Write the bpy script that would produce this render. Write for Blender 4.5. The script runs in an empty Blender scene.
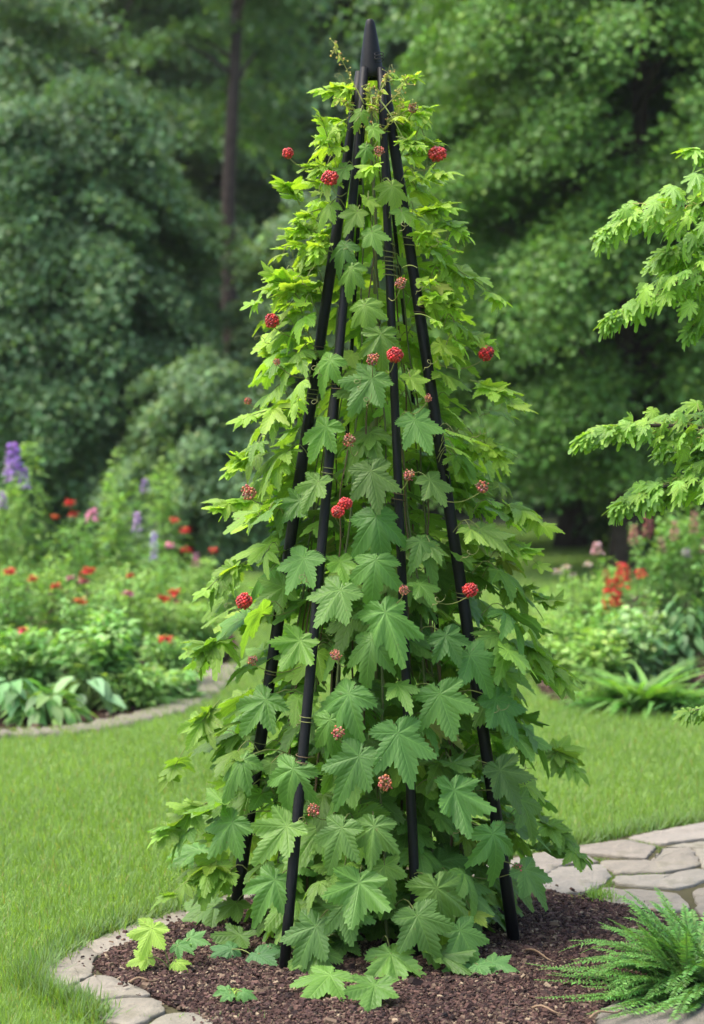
import bpy, math, random
import numpy as np
from mathutils import Vector
rng = np.random.default_rng(7); random.seed(7)
C = bpy.context.scene.collection
S = bpy.context.scene
R = math.radians
# ------------------------------------------------------------------ camera
FPX = 1989.0; TILT = math.atan(62/FPX); CH = 1.32
cd = bpy.data.cameras.new('camera'); cam = bpy.data.objects.new('camera', cd); C.objects.link(cam)
cam.location = (0, 0, CH); cam.rotation_euler = (math.pi/2 - TILT, 0, 0)
cd.sensor_fit = 'VERTICAL'; cd.sensor_height = 36; cd.lens = FPX/1024*36
cd.clip_start = .05; cd.clip_end = 600
cd.dof.use_dof = True; cd.dof.focus_distance = 5.1; cd.dof.aperture_fstop = 3.2
S.camera = cam
# ------------------------------------------------------------------ light
SUN_EL, SUN_AZ = 64, -100         # azimuth measured from +Y towards +X (high on the left)
w = bpy.data.worlds.new('World'); S.world = w; w.use_nodes = True
nt = w.node_tree; bg = nt.nodes['Background']; sky = nt.nodes.new('ShaderNodeTexSky')
sky.sky_type = 'NISHITA'; sky.sun_disc = False; sky.sun_elevation = R(SUN_EL); sky.sun_rotation = R(SUN_AZ)
sky.air_density = 1.0; sky.dust_density = 4.0; sky.ozone_density = 1.0
nt.links.new(sky.outputs[0], bg.inputs[0]); bg.inputs[1].default_value = .15
sl = bpy.data.lights.new('sun', 'SUN'); so = bpy.data.objects.new('sun', sl); C.objects.link(so)
sl.energy = 1.5; sl.angle = R(40); sl.color = (1, .96, .88)
sd = Vector((math.sin(R(SUN_AZ))*math.cos(R(SUN_EL)), math.cos(R(SUN_AZ))*math.cos(R(SUN_EL)), math.sin(R(SUN_EL))))
so.rotation_euler = (-sd).to_track_quat('-Z', 'Y').to_euler(); so.location = (0, 0, 30)
S.view_settings.view_transform = 'Standard'; S.view_settings.look = 'None'
S.view_settings.gamma = 1; S.view_settings.exposure = 1.55
S.cycles.max_bounces = 8; S.cycles.transmission_bounces = 6; S.cycles.diffuse_bounces = 4
# ------------------------------------------------------------------ photo helpers (unprojecting onto real places)
ct, st = math.cos(TILT), math.sin(TILT)
def ray(px, py):
    x = (px-352)/FPX; y = (512-py)/FPX
    return np.array([x, ct + y*st, -st + y*ct])
def P(px, py, Y):
    d = ray(px, py); return np.array([0, 0, CH]) + d*(Y/d[1])
def G(px, py, z=0.0):
    d = ray(px, py); return np.array([0, 0, CH]) + d*((z-CH)/d[2])
def proj(p):
    p = np.asarray(p); q = p - np.array([0, 0, CH])
    f = q[..., 1]*ct - q[..., 2]*st; u = q[..., 1]*st + q[..., 2]*ct
    return 352 + FPX*q[..., 0]/f, 512 - FPX*u/f
# ------------------------------------------------------------------ mesh batch
class MB:
    def __init__(s): s.V = []; s.Q = []; s.T = []; s.col = []; s.uv = []; s.n = 0
    def add(s, V, Q=None, T=None, col=(1, 1, 1), uv=None):
        V = np.asarray(V, float).reshape(-1, 3); m = len(V)
        s.V.append(V)
        if Q is not None and len(Q): s.Q.append(np.asarray(Q, int).reshape(-1, 4) + s.n)
        if T is not None and len(T): s.T.append(np.asarray(T, int).reshape(-1, 3) + s.n)
        c = np.asarray(col, float)
        s.col.append(np.broadcast_to(c, (m, 3)) if c.ndim == 1 else c)
        s.uv.append(np.zeros((m, 2)) + 9 if uv is None else np.asarray(uv, float))
        s.n += m; return s
    def inst(s, tpl, M, pos, col):
        """many copies of a template at once: M (N,3,3) incl. scale, pos (N,3), col (N,3)"""
        V, Q, T, uv = tpl; N = len(pos); m = len(V)
        if N == 0: return s
        W = np.einsum('nij,mj->nmi', M, V) + pos[:, None, :]
        off = (np.arange(N)*m)[:, None, None]
        s.add(W.reshape(-1, 3), (Q[None]+off).reshape(-1, 4) if len(Q) else None, (T[None]+off).reshape(-1, 3) if len(T) else None,
              np.repeat(col, m, 0), np.tile(uv, (N, 1)))
        return s
    def tube(s, pts, rad, n=6, col=(1, 1, 1), cap=True):
        pts = np.asarray(pts, float); k = len(pts); rad = np.broadcast_to(np.asarray(rad, float), (k,))
        t = np.gradient(pts, axis=0); t /= np.linalg.norm(t, axis=1)[:, None]+1e-9
        ref = np.array([0, 0, 1.0]) if abs(t[0][2]) < .9 else np.array([1.0, 0, 0])
        u = np.cross(t, ref); u /= np.linalg.norm(u, axis=1)[:, None]+1e-9; v = np.cross(t, u)
        a = np.arange(n)/n*2*math.pi
        V = pts[:, None]+rad[:, None, None]*(np.cos(a)[None, :, None]*u[:, None]+np.sin(a)[None, :, None]*v[:, None])
        Q = [[i*n+j, i*n+(j+1) % n, (i+1)*n+(j+1) % n, (i+1)*n+j] for i in range(k-1) for j in range(n)]
        V = V.reshape(-1, 3); T = []
        if cap:
            V = np.vstack([V, pts[0], pts[-1]]); b = k*n
            T = [[b, (j+1) % n, j] for j in range(n)] + [[b+1, (k-1)*n+j, (k-1)*n+(j+1) % n] for j in range(n)]
        return s.add(V, Q, T, col)
    def build(s, name, mat, parent=None, smooth=True, kind=None):
        V = np.vstack(s.V)
        if parent is not None:
            q = parent; off = np.zeros(3)
            while q is not None: off = off+np.array(q.location); q = q.parent
            V = V-off
        Q = np.vstack(s.Q) if s.Q else np.zeros((0, 4), int); T = np.vstack(s.T) if s.T else np.zeros((0, 3), int)
        me = bpy.data.meshes.new(name); nq, ntr = len(Q), len(T)
        me.vertices.add(len(V)); me.vertices.foreach_set('co', V.ravel())
        li = np.concatenate([Q.ravel(), T.ravel()]).astype(np.int32)
        me.loops.add(len(li)); me.loops.foreach_set('vertex_index', li)
        me.polygons.add(nq+ntr)
        ls = np.concatenate([np.arange(nq)*4, nq*4+np.arange(ntr)*3]).astype(np.int32)
        me.polygons.foreach_set('loop_start', ls)
        me.polygons.foreach_set('use_smooth', np.full(nq+ntr, smooth))
        uv = me.uv_layers.new(name='UVMap'); uv.data.foreach_set('uv', np.vstack(s.uv)[li].ravel())
        ca = me.color_attributes.new('tint', 'FLOAT_COLOR', 'POINT')
        cc = np.hstack([np.vstack(s.col), np.ones((len(V), 1))]); ca.data.foreach_set('color', cc.ravel())
        me.update(calc_edges=True); me.validate()
        me.materials.append(mat)
        o = bpy.data.objects.new(name, me); C.objects.link(o)
        if parent is not None: o.parent = parent
        if kind: o['kind'] = kind
        return o
def tag(o, label, cat, group=None):
    o['label'] = label; o['category'] = cat
    if group: o['group'] = group
    return o
def thing(name, label, cat, loc=(0, 0, 0), group=None):
    o = bpy.data.objects.new(name, None); C.objects.link(o); o.location = tuple(float(x) for x in loc); o.empty_display_size = .1
    return tag(o, label, cat, group)
def copy_tree(o, loc, label, rz=0, sc=(1, 1, 1)):
    r = o.copy(); C.objects.link(r); r.location = loc; r.rotation_euler = (0, 0, rz); r.scale = sc; r['label'] = label
    for ch in list(o.children):
        c = ch.copy(); C.objects.link(c); c.parent = r
    return r
# ------------------------------------------------------------------ materials
def newmat(name):
    m = bpy.data.materials.new(name); m.use_nodes = True; t = m.node_tree
    return m, t, t.nodes['Principled BSDF'], t.nodes['Material Output']
def N(t, kind, **kw):
    n = t.nodes.new(kind)
    for k, v in kw.items(): setattr(n, k, v)
    return n
def mth(t, op, a, b=None, clamp=False):
    n = N(t, 'ShaderNodeMath', operation=op, use_clamp=clamp)
    for i, x in enumerate((a, b)):
        if x is None: continue
        if isinstance(x, (int, float)): n.inputs[i].default_value = x
        else: t.links.new(x, n.inputs[i])
    return n.outputs[0]
def mixc(t, fac, a, b, mode='MIX'):
    n = N(t, 'ShaderNodeMix', data_type='RGBA', blend_type=mode)
    for s_, x in ((0, fac), (6, a), (7, b)):
        if isinstance(x, (int, float)): n.inputs[s_].default_value = x
        elif isinstance(x, tuple): n.inputs[s_].default_value = (*x, 1)
        else: t.links.new(x, n.inputs[s_])
    return n.outputs[2]
def noise(t, scale, detail=4, vec=None, rough=.5):
    n = N(t, 'ShaderNodeTexNoise'); n.inputs['Scale'].default_value = scale; n.inputs['Detail'].default_value = detail
    n.inputs['Roughness'].default_value = rough
    if vec is not None: t.links.new(vec, n.inputs['Vector'])
    return n.outputs['Fac']
def leaf_material(name, trans=.35, rough=.45, veins=True, spec=.4, sector=52.0, tt=(1.7, 1.75, .55)):
    m, t, b, out = newmat(name)
    at = N(t, 'ShaderNodeAttribute', attribute_name='tint').outputs['Color']
    tc = N(t, 'ShaderNodeTexCoord'); geo = N(t, 'ShaderNodeNewGeometry')
    nz = noise(t, 40, 2, tc.outputs['Object'])
    col = mixc(t, mth(t, 'MULTIPLY', nz, .5), at, mixc(t, 1.0, at, (1.35, 1.25, 1.3), 'MULTIPLY'))
    if name == 'vine_leaf':
        sp_ = N(t, 'ShaderNodeMapRange'); sp_.inputs[1].default_value = .70; sp_.inputs[2].default_value = .76; t.links.new(noise(t, 55, 3, tc.outputs['Object']), sp_.inputs[0])
        col = mixc(t, mth(t, 'MULTIPLY', sp_.outputs[0], .7), col, (.16, .12, .04))
    if veins:
        sp = N(t, 'ShaderNodeSeparateXYZ'); t.links.new(tc.outputs['UV'], sp.inputs[0])
        x, y = sp.outputs[0], sp.outputs[1]
        ang = mth(t, 'ARCTAN2', x, y); r = mth(t, 'SQRT', mth(t, 'ADD', mth(t, 'MULTIPLY', x, x), mth(t, 'MULTIPLY', y, y)))
        sec = R(sector)
        rel = mth(t, 'SUBTRACT', ang, mth(t, 'MULTIPLY', mth(t, 'ROUND', mth(t, 'DIVIDE', ang, sec)), sec))
        perp = mth(t, 'ABSOLUTE', mth(t, 'MULTIPLY', r, mth(t, 'SINE', rel))); al = mth(t, 'MULTIPLY', r, mth(t, 'COSINE', rel))
        v1 = mth(t, 'SUBTRACT', 1.0, mth(t, 'DIVIDE', perp, mth(t, 'SUBTRACT', .03, mth(t, 'MULTIPLY', al, .018))), clamp=True)
        fr = mth(t, 'FRACT', mth(t, 'MULTIPLY', mth(t, 'SUBTRACT', al, mth(t, 'MULTIPLY', perp, 1.1)), 7.5))
        fr = mth(t, 'ABSOLUTE', mth(t, 'SUBTRACT', fr, .5))
        v2 = mth(t, 'MULTIPLY', mth(t, 'SUBTRACT', 1.0, mth(t, 'DIVIDE', fr, .13), clamp=True), .55)
        v = mth(t, 'MAXIMUM', v1, v2)
        col = mixc(t, mth(t, 'MULTIPLY', v, .5), col, mixc(t, 1.0, col, (1.9, 1.7, 1.9), 'MULTIPLY'))
        h = mth(t, 'SUBTRACT', mth(t, 'MULTIPLY', fr, .8), v)
        bp = N(t, 'ShaderNodeBump'); bp.inputs['Strength'].default_value = .35; bp.inputs['Distance'].default_value = .004
        t.links.new(h, bp.inputs['Height']); t.links.new(bp.outputs[0], b.inputs['Normal'])
    back = mixc(t, geo.outputs['Backfacing'], col, mixc(t, .35, col, (.16, .24, .13)))
    t.links.new(back, b.inputs['Base Color']); b.inputs['Roughness'].default_value = rough
    b.inputs['Specular IOR Level'].default_value = spec
    tr = N(t, 'ShaderNodeBsdfTranslucent')
    t.links.new(mixc(t, 1.0, col, tt, 'MULTIPLY'), tr.inputs[0])
    mx = N(t, 'ShaderNodeMixShader'); mx.inputs[0].default_value = trans
    t.links.new(b.outputs[0], mx.inputs[1]); t.links.new(tr.outputs[0], mx.inputs[2]); t.links.new(mx.outputs[0], out.inputs[0])
    return m
def plain(name, col, rough=.6, ns=20, var=.3, bump=.2, bd=.003, spec=.5, tint=False, det=5):
    m, t, b, out = newmat(name); tc = N(t, 'ShaderNodeTexCoord'); nz = noise(t, ns, det, tc.outputs['Object'])
    a = N(t, 'ShaderNodeAttribute', attribute_name='tint').outputs['Color'] if tint else None
    c1 = tuple(x*(1-var) for x in col); c2 = tuple(min(1, x*(1+var)) for x in col)
    c = mixc(t, nz, c1, c2)
    if tint: c = mixc(t, 1.0, c, a, 'MULTIPLY')
    t.links.new(c, b.inputs['Base Color']); b.inputs['Roughness'].default_value = rough; b.inputs['Specular IOR Level'].default_value = spec
    bp = N(t, 'ShaderNodeBump'); bp.inputs['Strength'].default_value = bump; bp.inputs['Distance'].default_value = bd
    t.links.new(nz, bp.inputs['Height']); t.links.new(bp.outputs[0], b.inputs['Normal'])
    return m
M_vine = leaf_material('vine_leaf', .40, .46, True, .34)
M_leaf = leaf_material('garden_leaf', .3, .5, False, .35)
M_maple = leaf_material('maple_leaf', .35, .42, True, .45, 36.0)
M_tree = leaf_material('tree_leaf', .25, .55, False, .3)
M_grass = leaf_material('grass_blade', .35, .5, False, .3)
M_black = plain('black_metal', (.005, .0052, .006), .5, 90, .35, .35, .002, .22)
M_stem = plain('vine_stem', (1, 1, 1), .7, 60, .3, .3, .002, .3, tint=True)
M_bark = plain('bark', (.060, .045, .038), .9, 9, .5, .9, .03, .2)
M_petal = leaf_material('petal', .3, .6, False, .2, tt=(1.25, 1.1, 1.15))
M_chip = plain('bark_chip', (1, 1, 1), .85, 70, .4, .5, .003, .2, tint=True)

def stone_mat():
    m, t, b, out = newmat('flagstone'); tc = N(t, 'ShaderNodeTexCoord'); o = tc.outputs['Object']
    n1 = noise(t, 3, 5, o); n2 = noise(t, 26, 8, o, .65); n3 = noise(t, 9, 6, o, .6)
    at = N(t, 'ShaderNodeAttribute', attribute_name='tint').outputs['Color']
    c = mixc(t, n1, (.22, .20, .158), (.35, .325, .27)); c = mixc(t, n2, mixc(t, 1.0, c, (.62, .62, .64), 'MULTIPLY'), c)
    r = N(t, 'ShaderNodeMapRange'); r.inputs[1].default_value = .56; r.inputs[2].default_value = .72; t.links.new(n3, r.inputs[0])
    c = mixc(t, mth(t, 'MULTIPLY', r.outputs[0], .8), c, (.12, .115, .07)); c = mixc(t, 1.0, c, at, 'MULTIPLY')
    t.links.new(c, b.inputs['Base Color']); b.inputs['Roughness'].default_value = .85; b.inputs['Specular IOR Level'].default_value = .25
    bp = N(t, 'ShaderNodeBump'); bp.inputs['Strength'].default_value = .8; bp.inputs['Distance'].default_value = .014
    t.links.new(mth(t, 'ADD', n2, n3), bp.inputs['Height']); t.links.new(bp.outputs[0], b.inputs['Normal'])
    return m
M_stone = stone_mat()
def ground_mat(name, a, b_, c_, s1, s2, bump=.5, bd=.01):
    m, t, b, out = newmat(name); tc = N(t, 'ShaderNodeTexCoord'); o = tc.outputs['Object']
    n1 = noise(t, s1, 4, o); n2 = noise(t, s2, 6, o, .7)
    c = mixc(t, n1, a, b_); c = mixc(t, mth(t, 'MULTIPLY', n2, .7), c, c_)
    t.links.new(c, b.inputs['Base Color']); b.inputs['Roughness'].default_value = .95; b.inputs['Specular IOR Level'].default_value = .1
    bp = N(t, 'ShaderNodeBump'); bp.inputs['Strength'].default_value = bump; bp.inputs['Distance'].default_value = bd
    t.links.new(n2, bp.inputs['Height']); t.links.new(bp.outputs[0], b.inputs['Normal'])
    return m
M_lawn = ground_mat('lawn_turf', (.13, .215, .045), (.17, .26, .06), (.10, .17, .04), .5, 45)
M_soil = ground_mat('joint_soil', (.07, .055, .035), (.10, .08, .05), (.05, .065, .02), 7, 60)
M_mulch = ground_mat('mulch', (.035, .018, .014), (.06, .03, .022), (.02, .011, .009), 8, 120, .8, .01)
M_wood = ground_mat('woodland_floor', (.03, .035, .015), (.05, .05, .025), (.03, .05, .015), .4, 12)
# ------------------------------------------------------------------ templates
def palmate(lobes, teeth=.05, nt_=5, rings=(.3, .62, 1.0), seed=0, fold=.10, droop=.30, ruffle=.03, notch=.08, step=2, cup=0.):
    """serrated palmate leaf; petiole joint at origin, tip along +Y, face +Z. lobes: list of (deg, len); sinuses between"""
    r0 = np.random.default_rng(seed)
    L = sorted([(a, l) for a, l in lobes] + [(-a, l) for a, l in lobes if a > 0])
    pts = []
    for i, (a, l) in enumerate(L):
        l2 = l*r0.uniform(.93, 1.06); a2 = a+r0.uniform(-3, 3)
        pts.append((a2, l2, 1))
        if i < len(L)-1:
            an, ln = L[i+1]; pts.append(((a+an)/2+r0.uniform(-2, 2), min(l, ln)*sin_depth*r0.uniform(.94, 1.06), 0))
    a0 = L[-1][0]
    pts = [(-176, notch, 0), (-160, .30, 0)]+pts+[(160, .30, 0), (176, notch, 0)]
    out = []
    for (a1, l1, k1), (a2, l2, k2) in zip(pts[:-1], pts[1:]):
        n = max(2, int(abs(a2-a1)/step/2))
        x1, y1 = l1*math.sin(R(a1)), l1*math.cos(R(a1)); x2, y2 = l2*math.sin(R(a2)), l2*math.cos(R(a2))
        dx, dy = x2-x1, y2-y1; ln = math.hypot(dx, dy); nx, ny = -dy/(ln+1e-9), dx/(ln+1e-9)
        if nx*(x1+x2)+ny*(y1+y2) < 0: nx, ny = -nx, -ny
        for j in range(n):
            f = j/n; bul = math.sin(math.pi*f)*ln*.07
            out.append((x1+dx*f+nx*bul, y1+dy*f+ny*bul))
            if teeth:
                f2 = (j+.72)/n if k2 else (j+.28)/n
                b2 = math.sin(math.pi*f2)*ln*.10+teeth*r0.uniform(.6, 1.2)
                # teeth lean towards the lobe tip
                lean = (teeth*.5) if k2 else (-teeth*.5)
                out.append((x1+dx*f2+nx*b2+dx/(ln+1e-9)*lean, y1+dy*f2+ny*b2+dy/(ln+1e-9)*lean))
    out.append((L and notch*math.sin(R(176)), notch*math.cos(R(176))))
    O = np.array(out); n = len(O)
    V = [[0, 0]]; 
    sm = O.copy()
    for _ in range(2): sm = (sm+np.roll(sm, 1, 0)+np.roll(sm, -1, 0))/3
    for f in rings: V += list((O if f > .95 else sm)*f)
    V = np.array(V); r = np.hypot(V[:, 0], V[:, 1]); th = np.degrees(np.arctan2(V[:, 0], V[:, 1]))
    ax = np.array([a for a, _ in L]); rel = np.min(np.abs(th[:, None]-ax[None]), 1)
    z = fold*r*np.sin(np.radians(np.minimum(rel, 45)))*1.5 - droop*r**2*.6 - (.12-cup)*np.abs(V[:, 0])**1.5+r0.normal(0, .06)*V[:, 0]*r
    z += ruffle*np.sin(th*.13+seed)*r+r0.normal(0, ruffle*.25, len(V))*r
    V3 = np.column_stack([V, z]); Q = []; T = []
    for j in range(n-1): T.append([0, 1+j+1, 1+j])
    for k in range(len(rings)-1):
        for j in range(n-1): Q.append([1+k*n+j, 1+k*n+j+1, 1+(k+1)*n+j+1, 1+(k+1)*n+j])
    return V3, np.array(Q), np.array(T), V.copy()
sin_depth = .64
LOB = [(0, 1.13), (52, .92), (104, .60)]
VL = [palmate(LOB, .05, seed=i, droop=[.1, .3, .5, .7, 1.0, .25, .45, .85][i % 8], fold=random.uniform(.02, .07), step=2.9, ruffle=.045+.03*(i % 3), cup=[0, .25, -.15, .5, .1][i % 5]) for i in range(14)]
VLO = [palmate(LOB, .05, seed=20+i, rings=(.5, 1.0), fold=.05, droop=random.uniform(.15, .5), step=6) for i in range(4)]
sin_depth = .45
ML = [palmate([(0, 1.1), (34, .82), (70, .58), (108, .36)], .055, seed=40+i, rings=(.5, 1.0), droop=random.uniform(.3, .8), step=3.4, fold=.05) for i in range(5)]
sin_depth = .66
def blade_tpl(wd=.35, bend=.25, segs=4, shape=.5, fold=.12):
    """simple lanceolate / ovate leaf, base at origin, tip +Y, length 1"""
    V = []; Q = []
    for i in range(segs+1):
        f = i/segs; w_ = wd*max(.04, (math.sin(math.pi*f**shape)) if f < 1 else .02)
        z = -bend*f*f
        V += [[-w_/2, f, z+fold*w_], [0, f, z], [w_/2, f, z+fold*w_]]
    for i in range(segs):
        a = i*3; Q += [[a, a+1, a+4, a+3], [a+1, a+2, a+5, a+4]]
    V = np.array(V, float); return V, np.array(Q), np.zeros((0, 3), int), V[:, :2]*0+9
LANCE = blade_tpl(.26, .3, 4, .7); OVATE = blade_tpl(.55, .35, 4, .6); STRAP = blade_tpl(.10, .75, 7, .5, .2); HOSTA = blade_tpl(.5, .6, 6, .85, .15)
V = np.array([[0, 0, 0], [-.35, .45, .06], [0, 1, -.18], [.35, .45, .06]], float)
DIA = (V, np.array([[0, 3, 2, 1]]), np.zeros((0, 3), int), V[:, :2]*0+9)
V = np.array([[-.5, 0, 0], [.5, 0, 0], [-.38, .55, .02], [.38, .55, .02], [0, 1, .12]], float)
def frames(tip, nrm, size, wid=None):
    """rotation matrices: local Y -> tip, local Z -> nrm (orthogonalised)"""
    y = tip/(np.linalg.norm(tip, axis=1)[:, None]+1e-9)
    z = nrm-np.sum(nrm*y, 1)[:, None]*y; z /= np.linalg.norm(z, axis=1)[:, None]+1e-9
    x = np.cross(y, z); M = np.stack([x, y, z], 2)*np.asarray(size)[:, None, None]
    if wid is not None: M[:, :, 0] *= np.asarray(wid)[:, None]
    return M
def jcol(base, n, v=.18, hv=.08):
    c = np.asarray(base, float)[None]*(1+rng.normal(0, v, (n, 1)))*(1+rng.normal(0, hv, (n, 3)))
    return np.clip(c, .004, .9)
def inpoly(x, y, poly):
    ins = np.zeros(len(x), bool); n = len(poly)
    for i in range(n):
        x1, y1 = poly[i][:2]; x2, y2 = poly[(i+1) % n][:2]
        c = ((y1 > y) != (y2 > y)) & (x < (x2-x1)*(y-y1)/((y2-y1) if y2 != y1 else 1e-9)+x1); ins ^= c
    return ins
# ================================================================== SETTING
def grid(x0, x1, y0, y1, nx, ny, zf):
    X, Y = np.meshgrid(np.linspace(x0, x1, nx), np.linspace(y0, y1, ny)); Z = zf(X, Y)
    V = np.stack([X, Y, Z], 2).reshape(-1, 3)
    Q = [[j*nx+i, j*nx+i+1, (j+1)*nx+i+1, (j+1)*nx+i] for j in range(ny-1) for i in range(nx-1)]
    return V, Q
V, Q = grid(-90, 90, -20, 160, 37, 37, lambda x, y: x*0)
MB().add(V, Q).build('lawn', M_lawn, kind='structure')
def poly_sheet(name, poly, z, mat, edge=.02, sub=None, bumpf=None):
    import bmesh
    bm = bmesh.new(); vs = [bm.verts.new((p[0], p[1], z)) for p in poly]
    f = bm.faces.new(vs); bmesh.ops.triangulate(bm, faces=[f]); 
    me = bpy.data.meshes.new(name); bm.normal_update(); bm.to_mesh(me); bm.free(); me.materials.append(mat)
    if me.polygons[0].normal.z < 0: me.flip_normals()
    o = bpy.data.objects.new(name, me); C.objects.link(o); o['kind'] = 'structure'; return o
def smooth_poly(pts, it=2):
    p = np.array(pts, float)
    for _ in range(it):
        q = np.roll(p, -1, 0); p = np.stack([p*.75+q*.25, p*.25+q*.75], 1).reshape(-1, p.shape[1])
    return p
bed_px = [(183, 913), (260, 888), (400, 868), (500, 859), (543, 853), (578, 847), (625, 837), (704, 822), (820, 803), (1000, 830), (1000, 1200), (500, 1250), (300, 1100), (120, 1040), (93, 1024), (86, 1010), (58, 1000), (32, 986), (42, 973), (83, 946), (125, 930)]
bed_poly = smooth_poly([G(*p) for p in bed_px])
poly_sheet('path_soil', bed_poly, .004, M_soil)
mulch_px = [(181, 924), (260, 900), (400, 884), (520, 888), (580, 903), (640, 912), (700, 930), (760, 960), (720, 985), (640, 998), (598, 1012), (590, 1040), (560, 1090), (300, 1080), (200, 1022), (160, 1004), (140, 993), (108, 981), (94, 970), (100, 960)]
mulch_poly = smooth_poly([G(*p) for p in mulch_px])
mc = mulch_poly[:, :2].mean(0)
def mulch_z(x, y): return .008+.008*np.clip(1-((x-mc[0])**2+(y-mc[1])**2)/.6, 0, 1)
# mounded mulch sheet : rings from boundary to centre
ks = np.linspace(1, 0, 14)[:-1]; n = len(mulch_poly); V = []
for k in ks:
    xy = mc+(mulch_poly[:, :2]-mc)*k; z = mulch_z(xy[:, 0], xy[:, 1]) if k < 1 else np.full(n, .006)
    V.append(np.column_stack([xy, z]))
V.append(np.array([[mc[0], mc[1], .016]])); V = np.vstack(V)
Q = [[k*n+j, k*n+(j+1) % n, (k+1)*n+(j+1) % n, (k+1)*n+j] for k in range(len(ks)-1) for j in range(n)]
b = (len(ks)-1)*n; T = [[b+j, b+(j+1) % n, len(V)-1] for j in range(n)]
MB().add(V, np.array(Q)[:, ::-1], np.array(T)[:, ::-1]).build('mulch_bed', M_mulch, kind='structure')
# chips
def chips(poly, n, zf, sc=1.0, name='mulch_chips', cols=None):
    lo, hi = poly[:, :2].min(0), poly[:, :2].max(0); xy = rng.uniform(lo, hi, (n*2, 2)); xy = xy[inpoly(xy[:, 0], xy[:, 1], poly)][:n]; n = len(xy)
    px, py = proj(np.column_stack([xy, np.zeros(n)])); ok = (py < 1150) & (px > -150) & (px < 860); xy = xy[ok]; n = len(xy)
    V = np.array([[-.5, -.5, 0], [.5, -.4, 0], [.45, .5, 0], [-.4, .45, 0], [-.35, -.4, 1], [.4, -.3, 1], [.35, .4, 1], [-.3, .3, 1]], float)
    Qs = np.array([[3, 2, 1, 0], [4, 5, 6, 7], [0, 1, 5, 4], [1, 2, 6, 5], [2, 3, 7, 6], [3, 0, 4, 7]])
    d = rng.normal(0, 1, (n, 3)); d[:, 2] *= .35; nn = rng.normal(0, .45, (n, 3))+[0, 0, 1]
    L = rng.gamma(3, .0042, n)*sc+.004*sc; Mx = frames(d, nn, L); Mx[:, :, 0] *= rng.uniform(.35, .75, n)[:, None]; Mx[:, :, 2] *= rng.uniform(.15, .4, n)[:, None]
    pal = np.array(cols or [(.075, .040, .032), (.05, .028, .023), (.11, .062, .048), (.16, .11, .075), (.032, .02, .018), (.085, .048, .042)])
    pk = rng.choice(len(pal), n, p=None); col = pal[pk]*1.05*(1+rng.normal(0, .2, (n, 1)))
    rare = rng.random(n) < .03; col[rare] = (.34, .26, .17)
    pos = np.column_stack([xy, zf(xy[:, 0], xy[:, 1])+rng.uniform(-.002, .008, n)])
    return MB().inst((V, Qs, np.zeros((0, 3), int), V[:, :2]*0+9), Mx, pos, np.clip(col, .01, 1)).build(name, M_chip, smooth=False, kind='stuff')
chips(mulch_poly, 120000, mulch_z, .5)
spill = mulch_poly.copy(); spill[:, :2] = mc+(spill[:, :2]-mc)*1.06
chips(spill, 2600, lambda x, y: x*0+.016, .5, 'spilled_mulch')
# ---- flagstones
lawn_rand = random.Random(3)
def flagstone(px, label, group, h=.014, tint=1.0):
    base = np.array([G(*p)[:2] for p in px]); c = base.mean(0)
    # densify + roughen outline
    pts = []
    for i in range(len(base)):
        a, b_ = base[i], base[(i+1) % len(base)]; k = max(2, int(np.linalg.norm(b_-a)/.022))
        for j in range(k): pts.append(a+(b_-a)*j/k)
    pts = np.array(pts)
    pts = (np.roll(pts, 1, 0)+pts*3+np.roll(pts, -1, 0))/5
    pts += rng.normal(0, .0032, pts.shape); n = len(pts)
    rows = []; 
    for k, z in ((1.03, .0), (1.03, h*.6), (1.02, h*.9), (1.0, h), (.6, h+.001), (.25, h+.001)):
        xy = c+(pts-c)*k
        rows.append(np.column_stack([xy, np.full(n, z)+(rng.normal(0, .0012, n) if z > h*.5 else 0)]))
    V = np.vstack(rows+[np.array([[c[0], c[1], h]])]); K = len(rows)
    area = np.sum(pts[:, 0]*np.roll(pts[:, 1], -1)-pts[:, 1]*np.roll(pts[:, 0], -1))
    Q = np.array([[k*n+j, k*n+(j+1) % n, (k+1)*n+(j+1) % n, (k+1)*n+j] for k in range(K-1) for j in range(n)])
    T = np.array([[(K-1)*n+j, (K-1)*n+(j+1) % n, K*n] for j in range(n)])
    if area < 0: Q = Q[:, ::-1]; T = T[:, ::-1]
    t_ = tint*rng.uniform(.9, 1.08)
    o = MB().add(V, Q, T, (t_, t_*rng.uniform(.96, 1.0), t_*rng.uniform(.92, 1.0))).build('flagstone', M_stone)
    # origin at the stone's base
    loc = Vector((c[0], c[1], 0)); o.data.transform(__import__('mathutils').Matrix.Translation(-loc)); o.location = loc
    return tag(o, label, 'paving stone', group)
gl, gr_ = 'flagstones edging the mulch at left', 'flagstones of the path at right'
flagstone([(184, 914), (125, 932), (86, 948), (99, 958), (140, 946), (183, 927)], 'long thin tan flagstone between lawn and mulch, nearest the vine on the left', gl)
flagstone([(82, 950), (45, 974), (36, 985), (68, 991), (94, 977), (91, 966), (97, 960)], 'wide pale flagstone at the outermost left bend of the stone edging', gl)
flagstone([(71, 993), (58, 997), (88, 1007), (116, 1001), (152, 1000), (138, 992), (106, 981), (97, 979)], 'flat flagstone with a crack-like edge just in front of the left bend', gl)
flagstone([(90, 1010), (94, 1022), (130, 1032), (167, 1014), (153, 1003), (117, 1004)], 'greyish flagstone at the bottom left edge beside the low grass', gl)
flagstone([(140, 1034), (172, 1018), (206, 1018), (248, 1036), (190, 1052)], 'partly cut off flagstone at the bottom of the mulch, left of the small seedling', gl)
flagstone([(190, 911), (188, 922), (262, 898), (330, 888), (326, 880), (262, 890)], 'flagstone half hidden behind the left side of the leafy vine', gl)
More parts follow.
